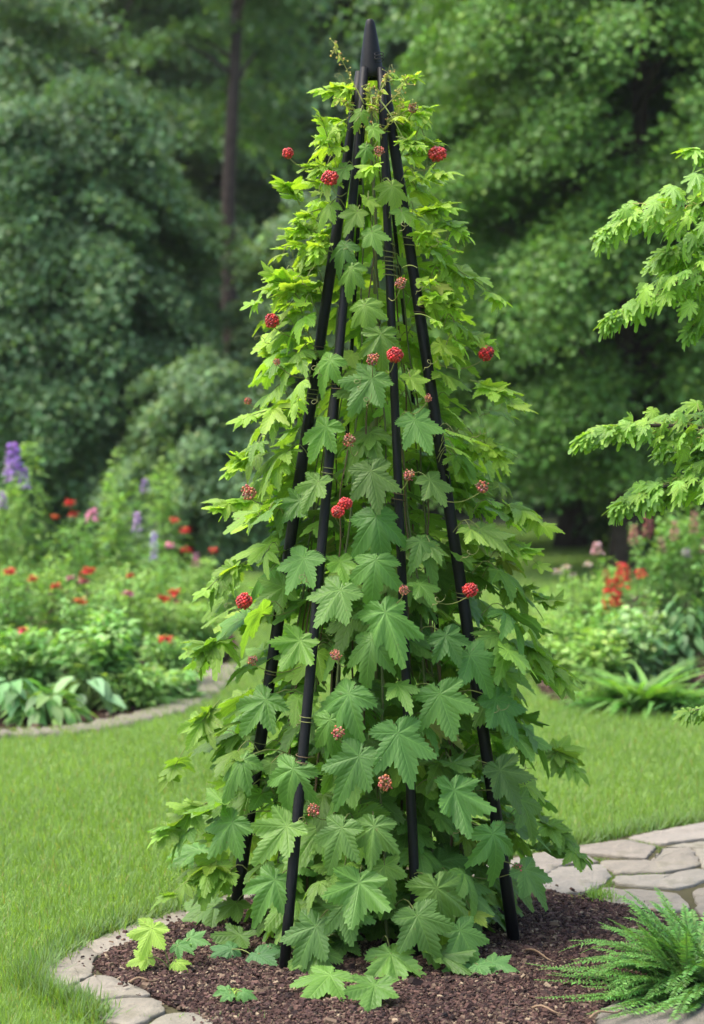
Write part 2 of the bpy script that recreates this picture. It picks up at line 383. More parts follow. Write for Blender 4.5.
flagstone([(628, 841), (704, 826), (790, 812), (800, 828), (704, 842), (660, 847)], 'farthest flagstone of the right path, long and beside the lawn edge', gr_)
flagstone([(572, 851), (624, 843), (656, 850), (645, 862), (600, 858), (583, 857)], 'tan flagstone beside the lawn edge between the vine and the farthest path stone', gr_)
flagstone([(470, 872), (540, 857), (566, 853), (590, 861), (600, 866), (562, 868), (545, 880), (480, 884)], 'flagstone of the right path half hidden behind the vine leaves', gr_)
flagstone([(560, 871), (604, 869), (611, 880), (596, 893), (552, 899), (530, 884)], 'rounded flagstone beside the right foot of the vine', gr_)
flagstone([(600, 865), (650, 865), (662, 853), (690, 850), (700, 868), (664, 876), (614, 876)], 'pinkish flagstone in the middle of the right path', gr_)
flagstone([(664, 851), (704, 845), (800, 832), (830, 870), (704, 872), (694, 852)], 'large flagstone at the right picture edge behind the fern tips', gr_)
flagstone([(615, 880), (662, 879), (700, 873), (716, 880), (680, 892), (640, 890), (616, 886)], 'narrow flagstone lying just behind the top of the fern', gr_)
flagstone([(603, 892), (640, 894), (676, 897), (690, 912), (640, 918), (604, 907)], 'dusty flagstone of the right path touching the mulch beside a grass tuft', gr_)
flagstone([(694, 896), (724, 884), (830, 876), (860, 930), (760, 945), (700, 916)], 'flagstone behind the green fern at the right edge', gr_)
flagstone([(597, 1016), (628, 1003), (704, 990), (790, 985), (860, 1060), (640, 1070), (600, 1036)], 'brown flagstone at the bottom right corner in front of the fern', gr_, tint=.72)
# ---- far beds
lb_px = [(-260, 742), (0, 734), (60, 732), (105, 725), (165, 711), (195, 697), (215, 681), (232, 662), (240, 645), (225, 625), (190, 600), (100, 588), (-260, 580)]
lb_poly = smooth_poly([G(*p) for p in lb_px]); poly_sheet('flower_bed_soil', lb_poly, .004, M_mulch)
rb_px = [(530, 680), (545, 699), (572, 711), (640, 717), (704, 720), (900, 722), (1000, 640), (900, 600), (700, 592), (580, 600), (535, 630)]
rb_poly = smooth_poly([G(*p) for p in rb_px]); poly_sheet('flower_bed_soil', rb_poly, .004, M_mulch)
for pl in (lb_poly, rb_poly): chips(pl, 5000, lambda x, y: x*0+.006, 2.0, 'bed_mulch_chips')
# stone kerb in front of left bed
ed = np.array([G(*p) for p in [(-260, 746), (-100, 741), (0, 737), (60, 734), (105, 728), (140, 720), (168, 713), (190, 703), (205, 692), (217, 681), (226, 668)]])
mb = MB(); t_ = np.linspace(0, len(ed)-1, 120); cx = np.interp(t_, range(len(ed)), ed[:, 0]); cy = np.interp(t_, range(len(ed)), ed[:, 1])
for _ in range(6): cx[1:-1] = (cx[:-2]+cx[1:-1]*2+cx[2:])/4; cy[1:-1] = (cy[:-2]+cy[1:-1]*2+cy[2:])/4
dx, dy = np.gradient(cx), np.gradient(cy); ln = np.hypot(dx, dy); nx, ny = dy/ln, -dx/ln
joint = (np.arange(120) % 9 == 0); hw = np.where(joint, .06, .09+.02*np.sin(np.arange(120)*.9)+rng.normal(0, .006, 120)); hz = np.where(joint, .01, .022+.005*np.sin(np.arange(120)*2.3)+rng.uniform(0, .006, 120))
V = []
for i in range(120):
    for f, z in ((-1, 0), (-.95, hz[i]*.8), (-.8, hz[i]), (.8, hz[i]), (.95, hz[i]*.8), (1, 0)): V.append([cx[i]+nx[i]*hw[i]*f, cy[i]+ny[i]*hw[i]*f, z])
Q = [[i*6+j, i*6+j+1, (i+1)*6+j+1, (i+1)*6+j] for i in range(119) for j in range(5)]
mb.add(V, np.array(Q), None, (.8, .78, .72)).build('stone_kerb', M_stone, kind='structure')
# ---- woodland floor and hill
V, Q = grid(-70, 70, 34, 150, 41, 41, lambda x, y: .004+np.clip((y-58)/40, 0, 1)**1.3*26+np.clip((y-60)/40, 0, 1)*np.sin(x*.11)*1.5)
MB().add(V, Q).build('wooded_hill', M_wood, kind='structure')
# ---- grass blades
Vb = np.array([[-.5, 0, 0], [.5, 0, 0], [.36, .5, .05], [-.36, .5, .05], [0, 1, .22]], float)
GB = (Vb, np.array([[0, 1, 2, 3]]), np.array([[3, 2, 4]]), Vb[:, :2]*0+9)
def grass(n, D0, D1, name='lawn_grass'):
    D = np.exp(rng.uniform(math.log(D0), math.log(D1), n)); x = rng.uniform(-.235, .235, n)*D+rng.uniform(-.3, .3, n)
    ok = ~inpoly(x, D, bed_poly) & ~inpoly(x, D, lb_poly) & ~inpoly(x, D, rb_poly); x = x[ok]; D = D[ok]; n = len(x)
    sc = D/5
    patch = .5+.5*np.sin(x*1.9+np.sin(D*1.3)*1.4)*np.sin(D*1.1+x)
    fine = .5+.5*np.sin(x*17+3*np.sin(D*9))*np.sin(D*13+2*np.sin(x*11))
    h = (.018+.020*rng.random(n)+.014*fine)*(1+.15*(sc-1)); az = rng.uniform(0, 2*math.pi, n)
    lean = rng.normal(0, .6, n); tip = np.column_stack([np.cos(az)*lean, np.sin(az)*lean, np.ones(n)])
    nn = np.column_stack([np.cos(az+.6), np.sin(az+.6), np.full(n, .3)])
    Mx = frames(tip, nn, h); Mx[:, :, 0] *= (.0032*sc**.65/h*rng.uniform(.7, 1.3, n))[:, None]
    ca = np.array([.15, .25, .052]); cb = np.array([.21, .325, .075]); col = ca+(cb-ca)*(patch*.5+.4*(.5+.5*np.sin(x*6.3+2*np.sin(D*4.1))*np.sin(D*5.2+x*3)))[:, None]; col *= (1+rng.normal(0, .16, (n, 1))); 
    dry = rng.random(n) < .04; col[dry] = (.3, .27, .12)
    return MB().inst(GB, Mx, np.column_stack([x, D, np.zeros(n)]), np.clip(col, .02, 1)).build(name, M_grass, kind='stuff')
grass(400000, 4.3, 34)
# longer uncut blades along bed edges and in joints
def edge_grass(pts, n, spread, hh, name='edge_grass', col=(.13, .22, .05)):
    pts = np.array(pts); k = rng.uniform(0, len(pts)-1, n); i = k.astype(int); f = (k-i)[:, None]
    p = pts[i]*(1-f)+pts[i+1]*f; p = p+np.column_stack([rng.normal(0, spread, (n, 2)), np.zeros(n)])
    az = rng.uniform(0, 2*math.pi, n); lean = np.abs(rng.normal(0, .6, n)); tip = np.column_stack([np.cos(az)*lean, np.sin(az)*lean, np.ones(n)])
    h = rng.uniform(.5, 1.2, n)*hh; Mx = frames(tip, np.column_stack([np.cos(az+.3), np.sin(az+.3), np.full(n, .4)]), h); Mx[:, :, 0] *= (.0036/h)[:, None]
    p[:, 2] = 0
    return MB().inst(GB, Mx, p, jcol(col, n)).build(name, M_grass, kind='stuff')
edge_grass([G(*p) for p in [(92, 1026), (84, 1012), (55, 1002), (28, 987), (38, 972), (80, 944), (125, 928), (183, 911), (260, 886), (400, 866), (543, 851), (578, 845), (625, 835), (704, 820), (800, 802)]], 9000, .022, .06)
edge_grass([G(*p) for p in [(560, 868), (600, 861), (612, 882), (598, 895), (612, 880), (660, 877), (662, 851), (626, 842)]], 2200, .009, .016, 'joint_moss', (.13, .2, .035))
edge_grass([G(*p) for p in [(590, 897), (600, 900), (606, 905), (590, 903)]], 260, .02, .045, 'grass_tuft', (.17, .3, .05))
edge_grass([G(*p) for p in [(240, 1018), (252, 1024), (150, 1024)]], 60, .02, .03, 'grass_tuft', (.17, .3, .05))
# ================================================================== TRELLIS OBELISK
AX, AY = .049, 5.40
ob = thing('obelisk_trellis', 'tall black metal obelisk trellis with pointed cap, standing in the mulch under the vine', 'trellis', (AX, AY, 0))
poles = [((364.5, 68), 5.375, (283, 977), .0145), ((381, 68), 5.375, (418, 965), .0135), ((360.5, 72), 5.40, (231, 938), .0175), ((383, 72), 5.40, (516, 948), .0175),
         ((366, 80), 5.43, (322, 905), .0065), ((379, 80), 5.43, (466, 898), .0065)]
PW = []
for tp, ty, bt, r in poles:
    a = P(tp[0], tp[1], ty); b_ = G(*bt); PW.append((a, b_))
    pts = np.array([a+(b_-a)*f for f in np.linspace(0, 1, 14)]); pts[-1][2] = -.02
    MB().tube(pts, r*.92*np.linspace(.86, 1.05, 14)*(1+rng.normal(0, .012, 14)), 12).build('pole', M_black, ob)
top = P(370, 19, AY); zt = top[2]; prof = [(0, 0), (.006, -.0005), (.0095, -.003), (.0122, -.009), (.0146, -.02), (.0196, -.05), (.0252, -.085), (.0292, -.115), (.0318, -.14), (.0325, -.158), (.029, -.160), (.02, -.13)]
V = []; nn = 20
for k, (r, z) in enumerate(prof):
    sh = (z/-.15)*.004
    for j in range(nn): a = j/nn*2*math.pi; V.append([top[0]+sh+r*math.cos(a), AY+r*math.sin(a), zt+z])
Q = [[k*nn+j, (k+1)*nn+j, (k+1)*nn+(j+1) % nn, k*nn+(j+1) % nn] for k in range(len(prof)-1) for j in range(nn)]
MB().add(V, Q).build('cap', M_black, ob)
mb = MB()
for q in range(3):
    c = P(379, 54+q*3, 5.368); a = np.linspace(0, 2*math.pi, 14)
    mb.tube(np.column_stack([c[0]+.012*np.cos(a+q), np.full(14, c[1])+.005*np.sin(a), c[2]+.006*np.sin(a+q)]), .0011, 5)
mb.build('wire_tie', M_black, ob)
def pole_px(py):
    out = []
    for a, b_ in PW[:4]:
        xa, ya = proj(a); xb, yb = proj(b_); f = (py-ya)/(yb-ya); out.append((xa+(xb-xa)*f, a[1]+(b_[1]-a[1])*np.clip(f, 0, 1)))
    return out
# ================================================================== VINE
vine = thing('climbing_vine', 'lush green climbing vine with lobed serrated leaves and red berries on the black obelisk', 'vine', (AX, AY, 0))
zs = np.array([0, .1, .23, .5, .8, 1.13, 1.46, 1.75, 2.0, 2.18, 2.32, 2.42])
rs = np.array([.38, .48, .54, .54, .50, .45, .385, .325, .24, .165, .09, .05])
LEN = lambda z: np.interp(z, [0, .6, 1.2, 1.8, 2.3], [.118, .112, .094, .072, .042])
def lcol(z, n, young):
    """mature leaves blue-green, young ones (tips, top of the vine) lime"""
    a = np.array([.094, .208, .043]); b_ = np.array([.28, .43, .05])
    y = np.clip(young[:, None]+rng.normal(0, .12, (n, 1)), 0, 1); c = a+(b_-a)*y
    old = rng.random(n) < .003; c[old] = c[old]*.4+np.array([.30, .26, .07])*.6
    return np.clip(c*(1+rng.normal(0, .14, (n, 1)))*(1+rng.normal(0, .035, (n, 3))), .01, .9)
fol = MB(); pet = MB()
def put(pos, tip, nrm, size, col, hi=True):
    tip = tip/np.linalg.norm(tip, axis=1)[:, None]; lim = -np.clip((pos[:, 2]-.03)/(size*1.05), .0, 1.0)
    low = tip[:, 2] < lim; tip = tip.copy(); nrm = nrm.copy(); tip[low, 2] = lim[low]; nrm[low] += [0, 0, .7]
    T_ = VL if hi else VLO; k = rng.integers(0, len(T_), len(pos)); Mx = frames(tip, nrm, size, rng.uniform(.78, 1.08, len(pos)))
    for i in range(len(T_)): s_ = k == i; fol.inst(T_[i], Mx[s_], pos[s_], col[s_])
def petiole(p, root, r=.0016):
    f = np.linspace(0, 1, 6)[:, None]; m = root*(1-f)+p*f; m[:, 2] += .03*np.sin(np.pi*f[:, 0]); pet.tube(m, r, 5, (.20, .22, .07), False)
occ = []
# heroes: junction px, width px, tip angle from straight down (deg, + right), depth offset, young
H = [(372, 378, 62, -35), (381, 334, 48, 5), (415, 420, 56, 20), (326, 427, 56, -25), (371, 471, 62, 12), (376, 517, 72, 12), (340, 590, 66, -35), (385, 612, 82, 20),
     (349, 694, 76, -38), (398, 733, 78, 15), (359, 756, 74, -30), (304, 558, 58, -25), (440, 694, 66, 15), (454, 790, 76, 8), (342, 828, 62, -22),
     (287, 826, 66, -40), (293, 769, 60, -18), (359, 882, 72, -10), (437, 888, 80, 8), (417, 916, 68, 25), (316, 926, 74, -28), (318, 952, 60, -15), (391, 962, 76, 6),
     (493, 834, 62, 12), (374, 826, 60, -10), (496, 700, 62, 25), (318, 482, 48, -20), (470, 655, 58, 30), (266, 700, 62, -35), (243, 760, 60, -30),
     (232, 822, 60, -35), (300, 640, 56, -25), (376, 560, 60, -10), (352, 268, 40, -15), (372, 640, 60, -15), (330, 360, 44, -25), (300, 500, 46, -28), (430, 480, 46, 28),
     (500, 770, 62, 25), (520, 800, 58, 30), (460, 930, 56, 25), (345, 905, 56, 14), (361, 112, 24, -20), (373, 128, 22, 25), (366, 148, 26, -10), (357, 212, 34, -30), (392, 186, 38, 15), (345, 246, 36, -25), (372, 232, 34, 20), (402, 212, 32, 30), (330, 205, 34, -35), (365, 305, 40, 10), (345, 168, 30, -30), (275, 880, 60, -30), (525, 870, 58, 30), (446, 636, 48, 25), (330, 720, 58, 10)]
sel_p, sel_t, sel_n, sel_s, sel_y = [], [], [], [], []
for (px, py, wpx, ang) in H:
    pt = P(px, py, 5.1); z = max(pt[2], .06); Rp = .455*(1-z/2.47)+.06
    dx = pt[0]-AX; Y = AY-math.sqrt(max(Rp*Rp-dx*dx, .0025))
    pos = P(px, py, Y); pos[2] = max(pos[2], .07); a = R(ang); out = np.array([pos[0]-AX, pos[1]-AY, 0]); out /= np.linalg.norm(out)+1e-9
    out = out*.55+np.array([0, -1, 0])*.45
    tip = np.array([math.sin(a), 0, -math.cos(a)])+out*rng.uniform(.25, .6); nrm = out*1.0+np.array([0, 0, rng.uniform(.4, .8)])+rng.normal(0, .12, 3)
    sel_p.append(pos); sel_t.append(tip); sel_n.append(nrm); sel_s.append(wpx/FPX*Y/1.52); sel_y.append(np.clip((pos[2]-1.0)*.22+rng.uniform(0, .12), 0, 1))
    petiole(pos, np.array([AX+(pos[0]-AX)*.55, AY+(pos[1]-AY)*.6, pos[2]-.02]))
put(np.array(sel_p), np.array(sel_t), np.array(sel_n), np.array(sel_s), lcol(0, len(sel_p), np.array(sel_y)))
hp = np.array(sel_p); hs = np.array(sel_s)
def scatter(n, rlo, rhi, hi, young0=0., clear=.93, zmin=.06, front=None, sizef=1.0):
    z = rng.beta(1.0, 1.25, n)*2.36+zmin*.5; z = np.maximum(z, zmin); az = rng.uniform(0, 2*math.pi, n)
    L = LEN(z)*rng.uniform(.5, 1.2, n)*sizef; Re = np.interp(z, zs, rs)*rng.uniform(.82, 1.07, n)
    rad = np.maximum((Re-L*.95), .012)*np.sqrt(rng.uniform(rlo**2, rhi**2, n))
    ox, oy = np.cos(az), np.sin(az); out = np.column_stack([ox, oy, np.zeros(n)])
    pos = np.column_stack([AX+.008+ox*rad, AY+oy*rad, z])
    side = np.abs(ox)
    down = rng.uniform(.3, 1.15, n)*(1-.55*side); tip = out*rng.uniform(.55, 1.1, n)[:, None]+np.column_stack([-oy, ox, np.zeros(n)])*rng.normal(0, .45, n)[:, None]-np.column_stack([np.zeros(n), np.zeros(n), down])
    nrm = out*rng.uniform(.2, .7, n)[:, None]+np.array([0, 0, 1.0])+rng.normal(0, .3, (n, 3))
    ctr = pos+tip/np.linalg.norm(tip, axis=1)[:, None]*L[:, None]*.45
    px, py = proj(ctr); hwp = L*.72*FPX/ctr[:, 1]; keep = np.ones(n, bool); u = rng.random(n)
    for xp, yp in pole_px(py):
        hit = (np.abs(px-xp) < hwp*.8+5) & (ctr[:, 1] < yp+.03) & (py > 60); keep &= ~(hit & (u < np.where(py < 330, 1.0, clear)))
    # keep the prominent leaves readable: nothing large right in front of them
    for q, s_ in zip(hp, hs):
        d = ctr-q; keep &= ~((np.hypot(d[:, 0], d[:, 2]+s_*.4) < s_*.85) & (ctr[:, 1] < q[1]+.03))
    if front is not None: keep &= (pos[:, 1] < AY+front)
    k = keep; yng = np.clip(young0+np.clip((z-.9)/1.5, 0, 1)*.75+.30*side*np.clip(rad/(Re+1e-6), 0, 1)+(rng.random(n) < .10)*.4, 0, 1)
    put(pos[k], tip[k], nrm[k], L[k], lcol(z[k], k.sum(), yng[k]), hi)
    for i in np.where(k)[0][::2]:
        petiole(pos[i], pos[i]-out[i]*L[i]*.7+np.array([0, 0, -.01]), .0013)
scatter(800, .74, 1.0, True)
scatter(430, .4, .8, True, clear=.9)
scatter(230, .0, .5, False, .1, clear=.9)
# small lime sprigs at the top and along the sides
def shoot(p0, d, L, n, s, yng=1.0, bend=.35):
    d = np.asarray(d, float); d /= np.linalg.norm(d); f = np.linspace(0, 1, 10)
    pts = p0+d*L*f[:, None]+np.array([0, 0, -1])*bend*L*(f**2)[:, None]; s = s*1.35; pet.tube(pts, np.linspace(.0022, .0009, 10), 5, (.22, .27, .07), False)
    i = rng.uniform(.15, 1, n); pos = p0+d*L*i[:, None]+np.array([0, 0, -1])*bend*L*(i**2)[:, None]; sd_ = np.cross(d, [0, 0, 1]); sd_ /= np.linalg.norm(sd_)+1e-6
    sg = np.where(np.arange(n) % 2, 1, -1); tip = d*.8+sd_*sg[:, None]*.7+rng.normal(0, .3, (n, 3))+[0, 0, -.2]; tip[np.argmax(i)] = d
    size = s*(1.15-.6*i)*rng.uniform(.8, 1.2, n)
    px, py = proj(pos+tip*size[:, None]*.4); ok = np.ones(n, bool)
    for xp, yp in pole_px(py): ok &= ~((np.abs(px-xp) < size*FPX/5.3*.55+3) & (pos[:, 1] < yp+.03))
    pos, tip, size = pos[ok], tip[ok], size[ok]; n = len(pos)
    if n == 0: return
    put(pos, tip, rng.normal(0, .3, (n, 3))+[0, -.25, 1], size, lcol(0, n, np.full(n, yng)), True)
side_shoots = [(300, 300, 268, 262, .06), (300, 205, 278, 172, .04), (330, 150, 318, 100, .03), (300, 410, 238, 415, .05), (265, 500, 214, 505, .055), (250, 560, 205, 590, .055),
               (410, 110, 425, 120, .03), (420, 180, 447, 170, .04), (430, 260, 498, 296, .05), (470, 380, 518, 405, .06), (480, 500, 543, 520, .06), (500, 590, 552, 598, .06),
               (520, 640, 560, 682, .065), (220, 700, 178, 762, .06), (230, 640, 192, 650, .06), (215, 800, 165, 830, .065), (540, 740, 572, 765, .065), (420, 215, 452, 205, .045),
               (285, 370, 262, 340, .045), (320, 230, 290, 235, .045), (345, 120, 328, 135, .03), (380, 100, 408, 150, .032), (350, 175, 300, 160, .04), (540, 820, 575, 850, .06), (230, 860, 172, 890, .065), (480, 440, 500, 460, .05), (300, 270, 256, 300, .045), (460, 330, 488, 345, .045), (255, 455, 232, 470, .05), (500, 540, 535, 560, .05), (440, 220, 462, 232, .04)]
for x0, y0, x1, y1, s_ in side_shoots:
    Y = AY+rng.uniform(-.12, .08); a = P(x0, y0, Y); b_ = P(x1, y1, Y-rng.uniform(0, .08)); d = b_-a; L = np.linalg.norm(d); shoot(a, d+np.array([0, 0, .25*L]), L, 8, s_, yng=.75 if y0 < 560 else .4)
for k in range(60):
    py = rng.uniform(80, 330); z = 1.32+(450-py)/FPX*AY; rr = np.interp(z, zs, rs)*.55; az = rng.uniform(0, 2*math.pi)
    p0 = np.array([AX+rr*math.cos(az), AY+rr*math.sin(az), z]); shoot(p0, [math.cos(az), math.sin(az), rng.uniform(-.2, .7)], rng.uniform(.04, .10), 6, .034, .95)
# low trailing leaves on the mulch
for px, py, w_, ang in [(215, 905, 58, -60), (240, 935, 50, -20), (200, 850, 58, -50), (330, 975, 62, -20), (375, 985, 60, -5), (440, 955, 60, 30)]:
    p_ = G(px, py, .06); a = R(ang); put(p_[None], np.array([[math.sin(a), -.5, -math.cos(a)*.55]]), np.array([[0, -.5, 1.0]]), np.array([w_/FPX*p_[1]/1.45]), lcol(0, 1, np.array([.1])))
fol.build('foliage', M_vine, vine)
# stems
def stem(p0, p1, r0, r1, wob, turns=0, rad=0, col=(.12, .10, .05), n=46):
    f = np.linspace(0, 1, n); pts = p0+(p1-p0)*f[:, None]; ph = random.uniform(0, 6)
    pts[:, 0] += wob*np.sin(f*9+ph)+.004*np.sin(f*37+ph)+rad*np.cos(f*turns*2*math.pi+ph)*(1-f*.7); pts[:, 1] += wob*np.cos(f*7+ph)+rad*np.sin(f*turns*2*math.pi+ph)*(1-f*.7)
    return MB().tube(pts, np.linspace(r0, r1, n), 7, col)
stem(np.array([AX+.02, AY-.03, 0]), P(374, 96, AY-.02), .0095, .0035, .006, col=(.17, .17, .07)).build('stem', M_stem, vine)
for i in range(22):
    az = i/22*2*math.pi+.3; p0 = np.array([AX+.28*math.cos(az), AY+.28*math.sin(az), 0]); z1 = rng.uniform(.9, 2.3); k = max(.04, 1-z1/2.45)
    stem(p0, np.array([AX+.3*k*math.cos(az+.3), AY+.3*k*math.sin(az+.3), z1]), .0042, .0018, .012, 0, 0, (.13, .085, .045) if i % 2 else (.11, .13, .05)).build('stem', M_stem, vine)
# tendrils: fine curls
for k in range(26):
    z = rng.uniform(.3, 2.3); rr = np.interp(z, zs, rs)*.75; az = rng.uniform(math.pi, 2*math.pi); p0 = np.array([AX+rr*math.cos(az), AY+rr*math.sin(az), z]); f = np.linspace(0, 1, 26)
    cr = .012*f; pts = np.column_stack([p0[0]+math.cos(az)*.05*f+cr*np.cos(f*13), p0[1]+math.sin(az)*.05*f, p0[2]+.03*f+cr*np.sin(f*13)]); pet.tube(pts, np.linspace(.0012, .0006, 26), 4, (.24, .24, .09), False)
for k in range(22):
    a, b_ = PW[k % 4]; f0 = rng.uniform(.08, .85); ff = np.linspace(0, 1, 30); c = a+(b_-a)*(f0+.012*ff[:, None]); tw = rng.uniform(1.2, 2.6)*2*math.pi*ff+rng.uniform(0, 6); rr = .0175+.010*np.clip(ff-.85, 0, 1)*6
    c = c+np.column_stack([rr*np.cos(tw), rr*np.sin(tw), np.zeros(30)]); pet.tube(c, .0012, 4, (.22, .23, .08) if k % 3 else (.16, .11, .06), False)
pet.build('leaf_stalks', M_stem, vine, kind='stuff')
# flowering sprigs at the very top
def ico():
    import bmesh
    bm = bmesh.new(); bmesh.ops.create_icosphere(bm, subdivisions=1, radius=1); V = np.array([v.co[:] for v in bm.verts]); T = np.array([[v.index for v in f.verts] for f in bm.faces]); bm.free()
    return V, np.zeros((0, 4), int), T, V[:, :2]*0+9
ICO = ico()
def balls(mb, pos, s, cols):
    n = len(pos); q = np.eye(3)[None]*np.asarray(s)[:, None, None]; mb.inst(ICO, q, np.asarray(pos), cols)
for pts_px, nb in [([(364, 104), (352, 80), (341, 58), (334, 42)], 26), ([(374, 110), (380, 92), (386, 80), (388, 72)], 24), ([(380, 112), (396, 96), (404, 84), (406, 78)], 26), ([(392, 118), (408, 110), (414, 104)], 12),
                   ([(378, 120), (372, 108), (369, 92), (366, 84)], 34), ([(366, 140), (366, 122), (374, 104), (380, 94)], 36), ([(360, 134), (357, 118), (352, 106)], 22), ([(372, 150), (384, 130), (396, 112), (402, 100)], 34), ([(358, 112), (345, 104), (336, 98)], 12)]:
    q = np.array([P(x, y, 5.33+rng.normal(0, .01)) for x, y in pts_px]); f = np.linspace(0, len(q)-1, 14); c = np.column_stack([np.interp(f, range(len(q)), q[:, i]) for i in range(3)])
    mb = MB(); mb.tube(c, np.linspace(.0019, .0009, 14), 5, (.33, .34, .11)); k = rng.uniform(3, 13, nb); pos = np.column_stack([np.interp(k, range(14), c[:, i]) for i in range(3)]); off = rng.normal(0, .009, (nb, 3)); pos2 = pos+off
    for a, b_ in zip(pos, pos2): mb.tube(np.array([a, b_]), .0006, 4, (.35, .36, .12), False)
    balls(mb, pos2, rng.uniform(.0016, .0034, nb), jcol((.50, .42, .15), nb, .2, .12)); n2 = nb//2
    mb.inst(OVATE, frames(rng.normal(0, 1, (n2, 3)), rng.normal(0, .5, (n2, 3))+[0, 0, 1], rng.uniform(.010, .026, n2)), pos[:n2], jcol((.36, .45, .07), n2))
    mb.build('flower_sprig', M_petal, vine)
# berries
def berry(px, py, rpx, dull, two=False):
    rpx *= .95; c0 = P(px, py, 5.2); z = c0[2]; rr = np.interp(z, zs, rs); dx = c0[0]-AX; Y = AY-math.sqrt(max((rr*.86)**2-dx*dx, .0016)) if abs(dx) < rr*.86 else AY-.04
    Y = max(Y, 4.92); c = P(px, py, Y); r = rpx/FPX*Y; mb = MB(); nb = 84 if not dull else 40; k = np.arange(nb)+.5; ph = np.arccos(1-2*k/nb); th = math.pi*(1+5**.5)*k
    d = np.column_stack([np.cos(th)*np.sin(ph), np.sin(th)*np.sin(ph), np.cos(ph)])
    cs = [c] if not two else [c+np.array([.008, 0, .010]), c+np.array([-.010, -.004, -.012])]
    for cc in cs:
        if dull:
            pos = cc+d*r*rng.uniform(.55, 1.0, (nb, 1)); balls(mb, pos, r*rng.uniform(.12, .23, nb), jcol((.36, .11, .07), nb, .3, .25)); n2 = 14
            dd = rng.normal(0, 1, (n2, 3)); mb.inst(LANCE, frames(dd, rng.normal(0, 1, (n2, 3)), np.full(n2, r*.9)), cc+0*dd, jcol((.34, .2, .10), n2))
        else:
            balls(mb, cc+d*r*rng.uniform(.66, .92, (nb, 1))*[1, 1, rng.uniform(.82, 1.0)], r*rng.uniform(.13, .22, nb), jcol((.50, .03, .03), nb, .3, .25)); balls(mb, cc[None], np.array([r*.8]), np.array([[.3, .02, .02]]))
    o = mb.build('berry_cluster', M_berry, vine)
    root = np.array([AX+(c[0]-AX)*.6, AY+(c[1]-AY)*.6, c[2]-.03]); f = np.linspace(0, 1, 8)[:, None]; q = root*(1-f)+(c+[0, 0, -r*.6])*f; q[:, 2] -= .02*np.sin(np.pi*f[:, 0])
    MB().tube(q, .0013, 5, (.24, .25, .08)).build('stalk', M_stem, o)
M_berry = plain('berry', (1, 1, 1), .35, 60, .15, .1, .001, .5, tint=True)
for b_ in [(288, 153, 6.5, 0), (330, 178, 9.5, 0), (437, 154, 10.5, 0), (379, 151, 6, 1), (413, 108, 6, 1), (401, 283, 6.5, 1), (272, 321, 8, 0), (395, 355, 9, 0), (373, 359, 7, 1), (486, 353, 8.5, 0),
           (349, 440, 7.5, 1), (342, 507, 8, 0, True), (409, 475, 6.5, 1), (249, 493, 8.5, 1), (482, 487, 7.5, 1), (277, 362, 4, 1), (248, 401, 4.5, 1), (244, 601, 9.5, 0), (470, 590, 9, 0), (336, 655, 6, 1),
           (338, 733, 7.5, 1), (385, 783, 9, 1), (313, 810, 7.5, 1), (252, 660, 6, 1), (404, 590, 6, 1), (517, 868, 6, 1), (428, 398, 4.5, 1)]:
    berry(*b_)
# ================================================================== FOREGROUND SMALL PLANTS
def leafy(name, label, cat, base, leaves, mat=M_vine, lc=(.12, .27, .07), group=None):
    """leaves: (px,py,width px,tip dx,tip dy(deg)) around a base point on the ground"""
    t = thing(name, label, cat, base, group); f = MB(); s_ = MB()
    for px, py, wpx, ang, yz, col in leaves:
        p_ = P(px, py, base[1]+yz); a = R(ang); p_[2] = max(p_[2], .04); tip = np.array([[math.sin(a), -.35, -math.cos(a)*.6 if p_[2] > .09 else -.12]]); nr = np.array([[rng.normal(0, .2), -.6, .9]])
        f.inst(VL[rng.integers(0, 8)], frames(tip, nr, np.array([wpx/FPX*base[1]/1.5])), p_[None], np.array([col])); ff = np.linspace(0, 1, 7)[:, None]
        q = base*(1-ff)+p_*ff; q[:, 2] += .015*np.sin(np.pi*ff[:, 0]); s_.tube(q, .0016, 5, (.2, .24, .07), False)
    f.build('foliage', mat, t); s_.build('stem', M_stem, t); return t
lime, mid, dk = (.28, .45, .07), (.12, .27, .075), (.075, .19, .06)
leafy('vine_seedling', 'young lime-leaved seedling in the mulch at the left foot of the vine', 'seedling', G(172, 972, .01),
      [(152, 928, 44, -15, 0, lime), (178, 945, 28, 40, .02, mid), (148, 958, 30, -75, 0, lime), (176, 966, 22, 20, -.02, lime), (190, 938, 30, 55, .05, mid)])
leafy('vine_seedling', 'tiny pale seedling lowest in the mulch near the front flagstone', 'seedling', G(232, 1003, .01),
      [(228, 994, 22, -70, 0, mid), (236, 990, 18, 10, .01, lime), (242, 996, 22, 75, -.01, mid), (230, 1000, 18, -20, -.03, mid)])
leafy('vine_runner', 'low runner with a few green lobed leaves lying on mulch at the vine front', 'seedling', G(470, 975, .01),
      [(462, 970, 36, -50, 0, mid), (492, 981, 38, 60, 0, mid), (478, 972, 30, 15, -.02, mid), (474, 965, 24, -10, .03, dk)])
leafy('vine_runner', 'small shaded leafy shoot at the mulch left of the front black pole', 'seedling', G(262, 966, .01),
      [(232, 950, 40, -50, .05, dk), (258, 955, 40, 20, 0, dk), (272, 948, 34, 30, .04, dk)])
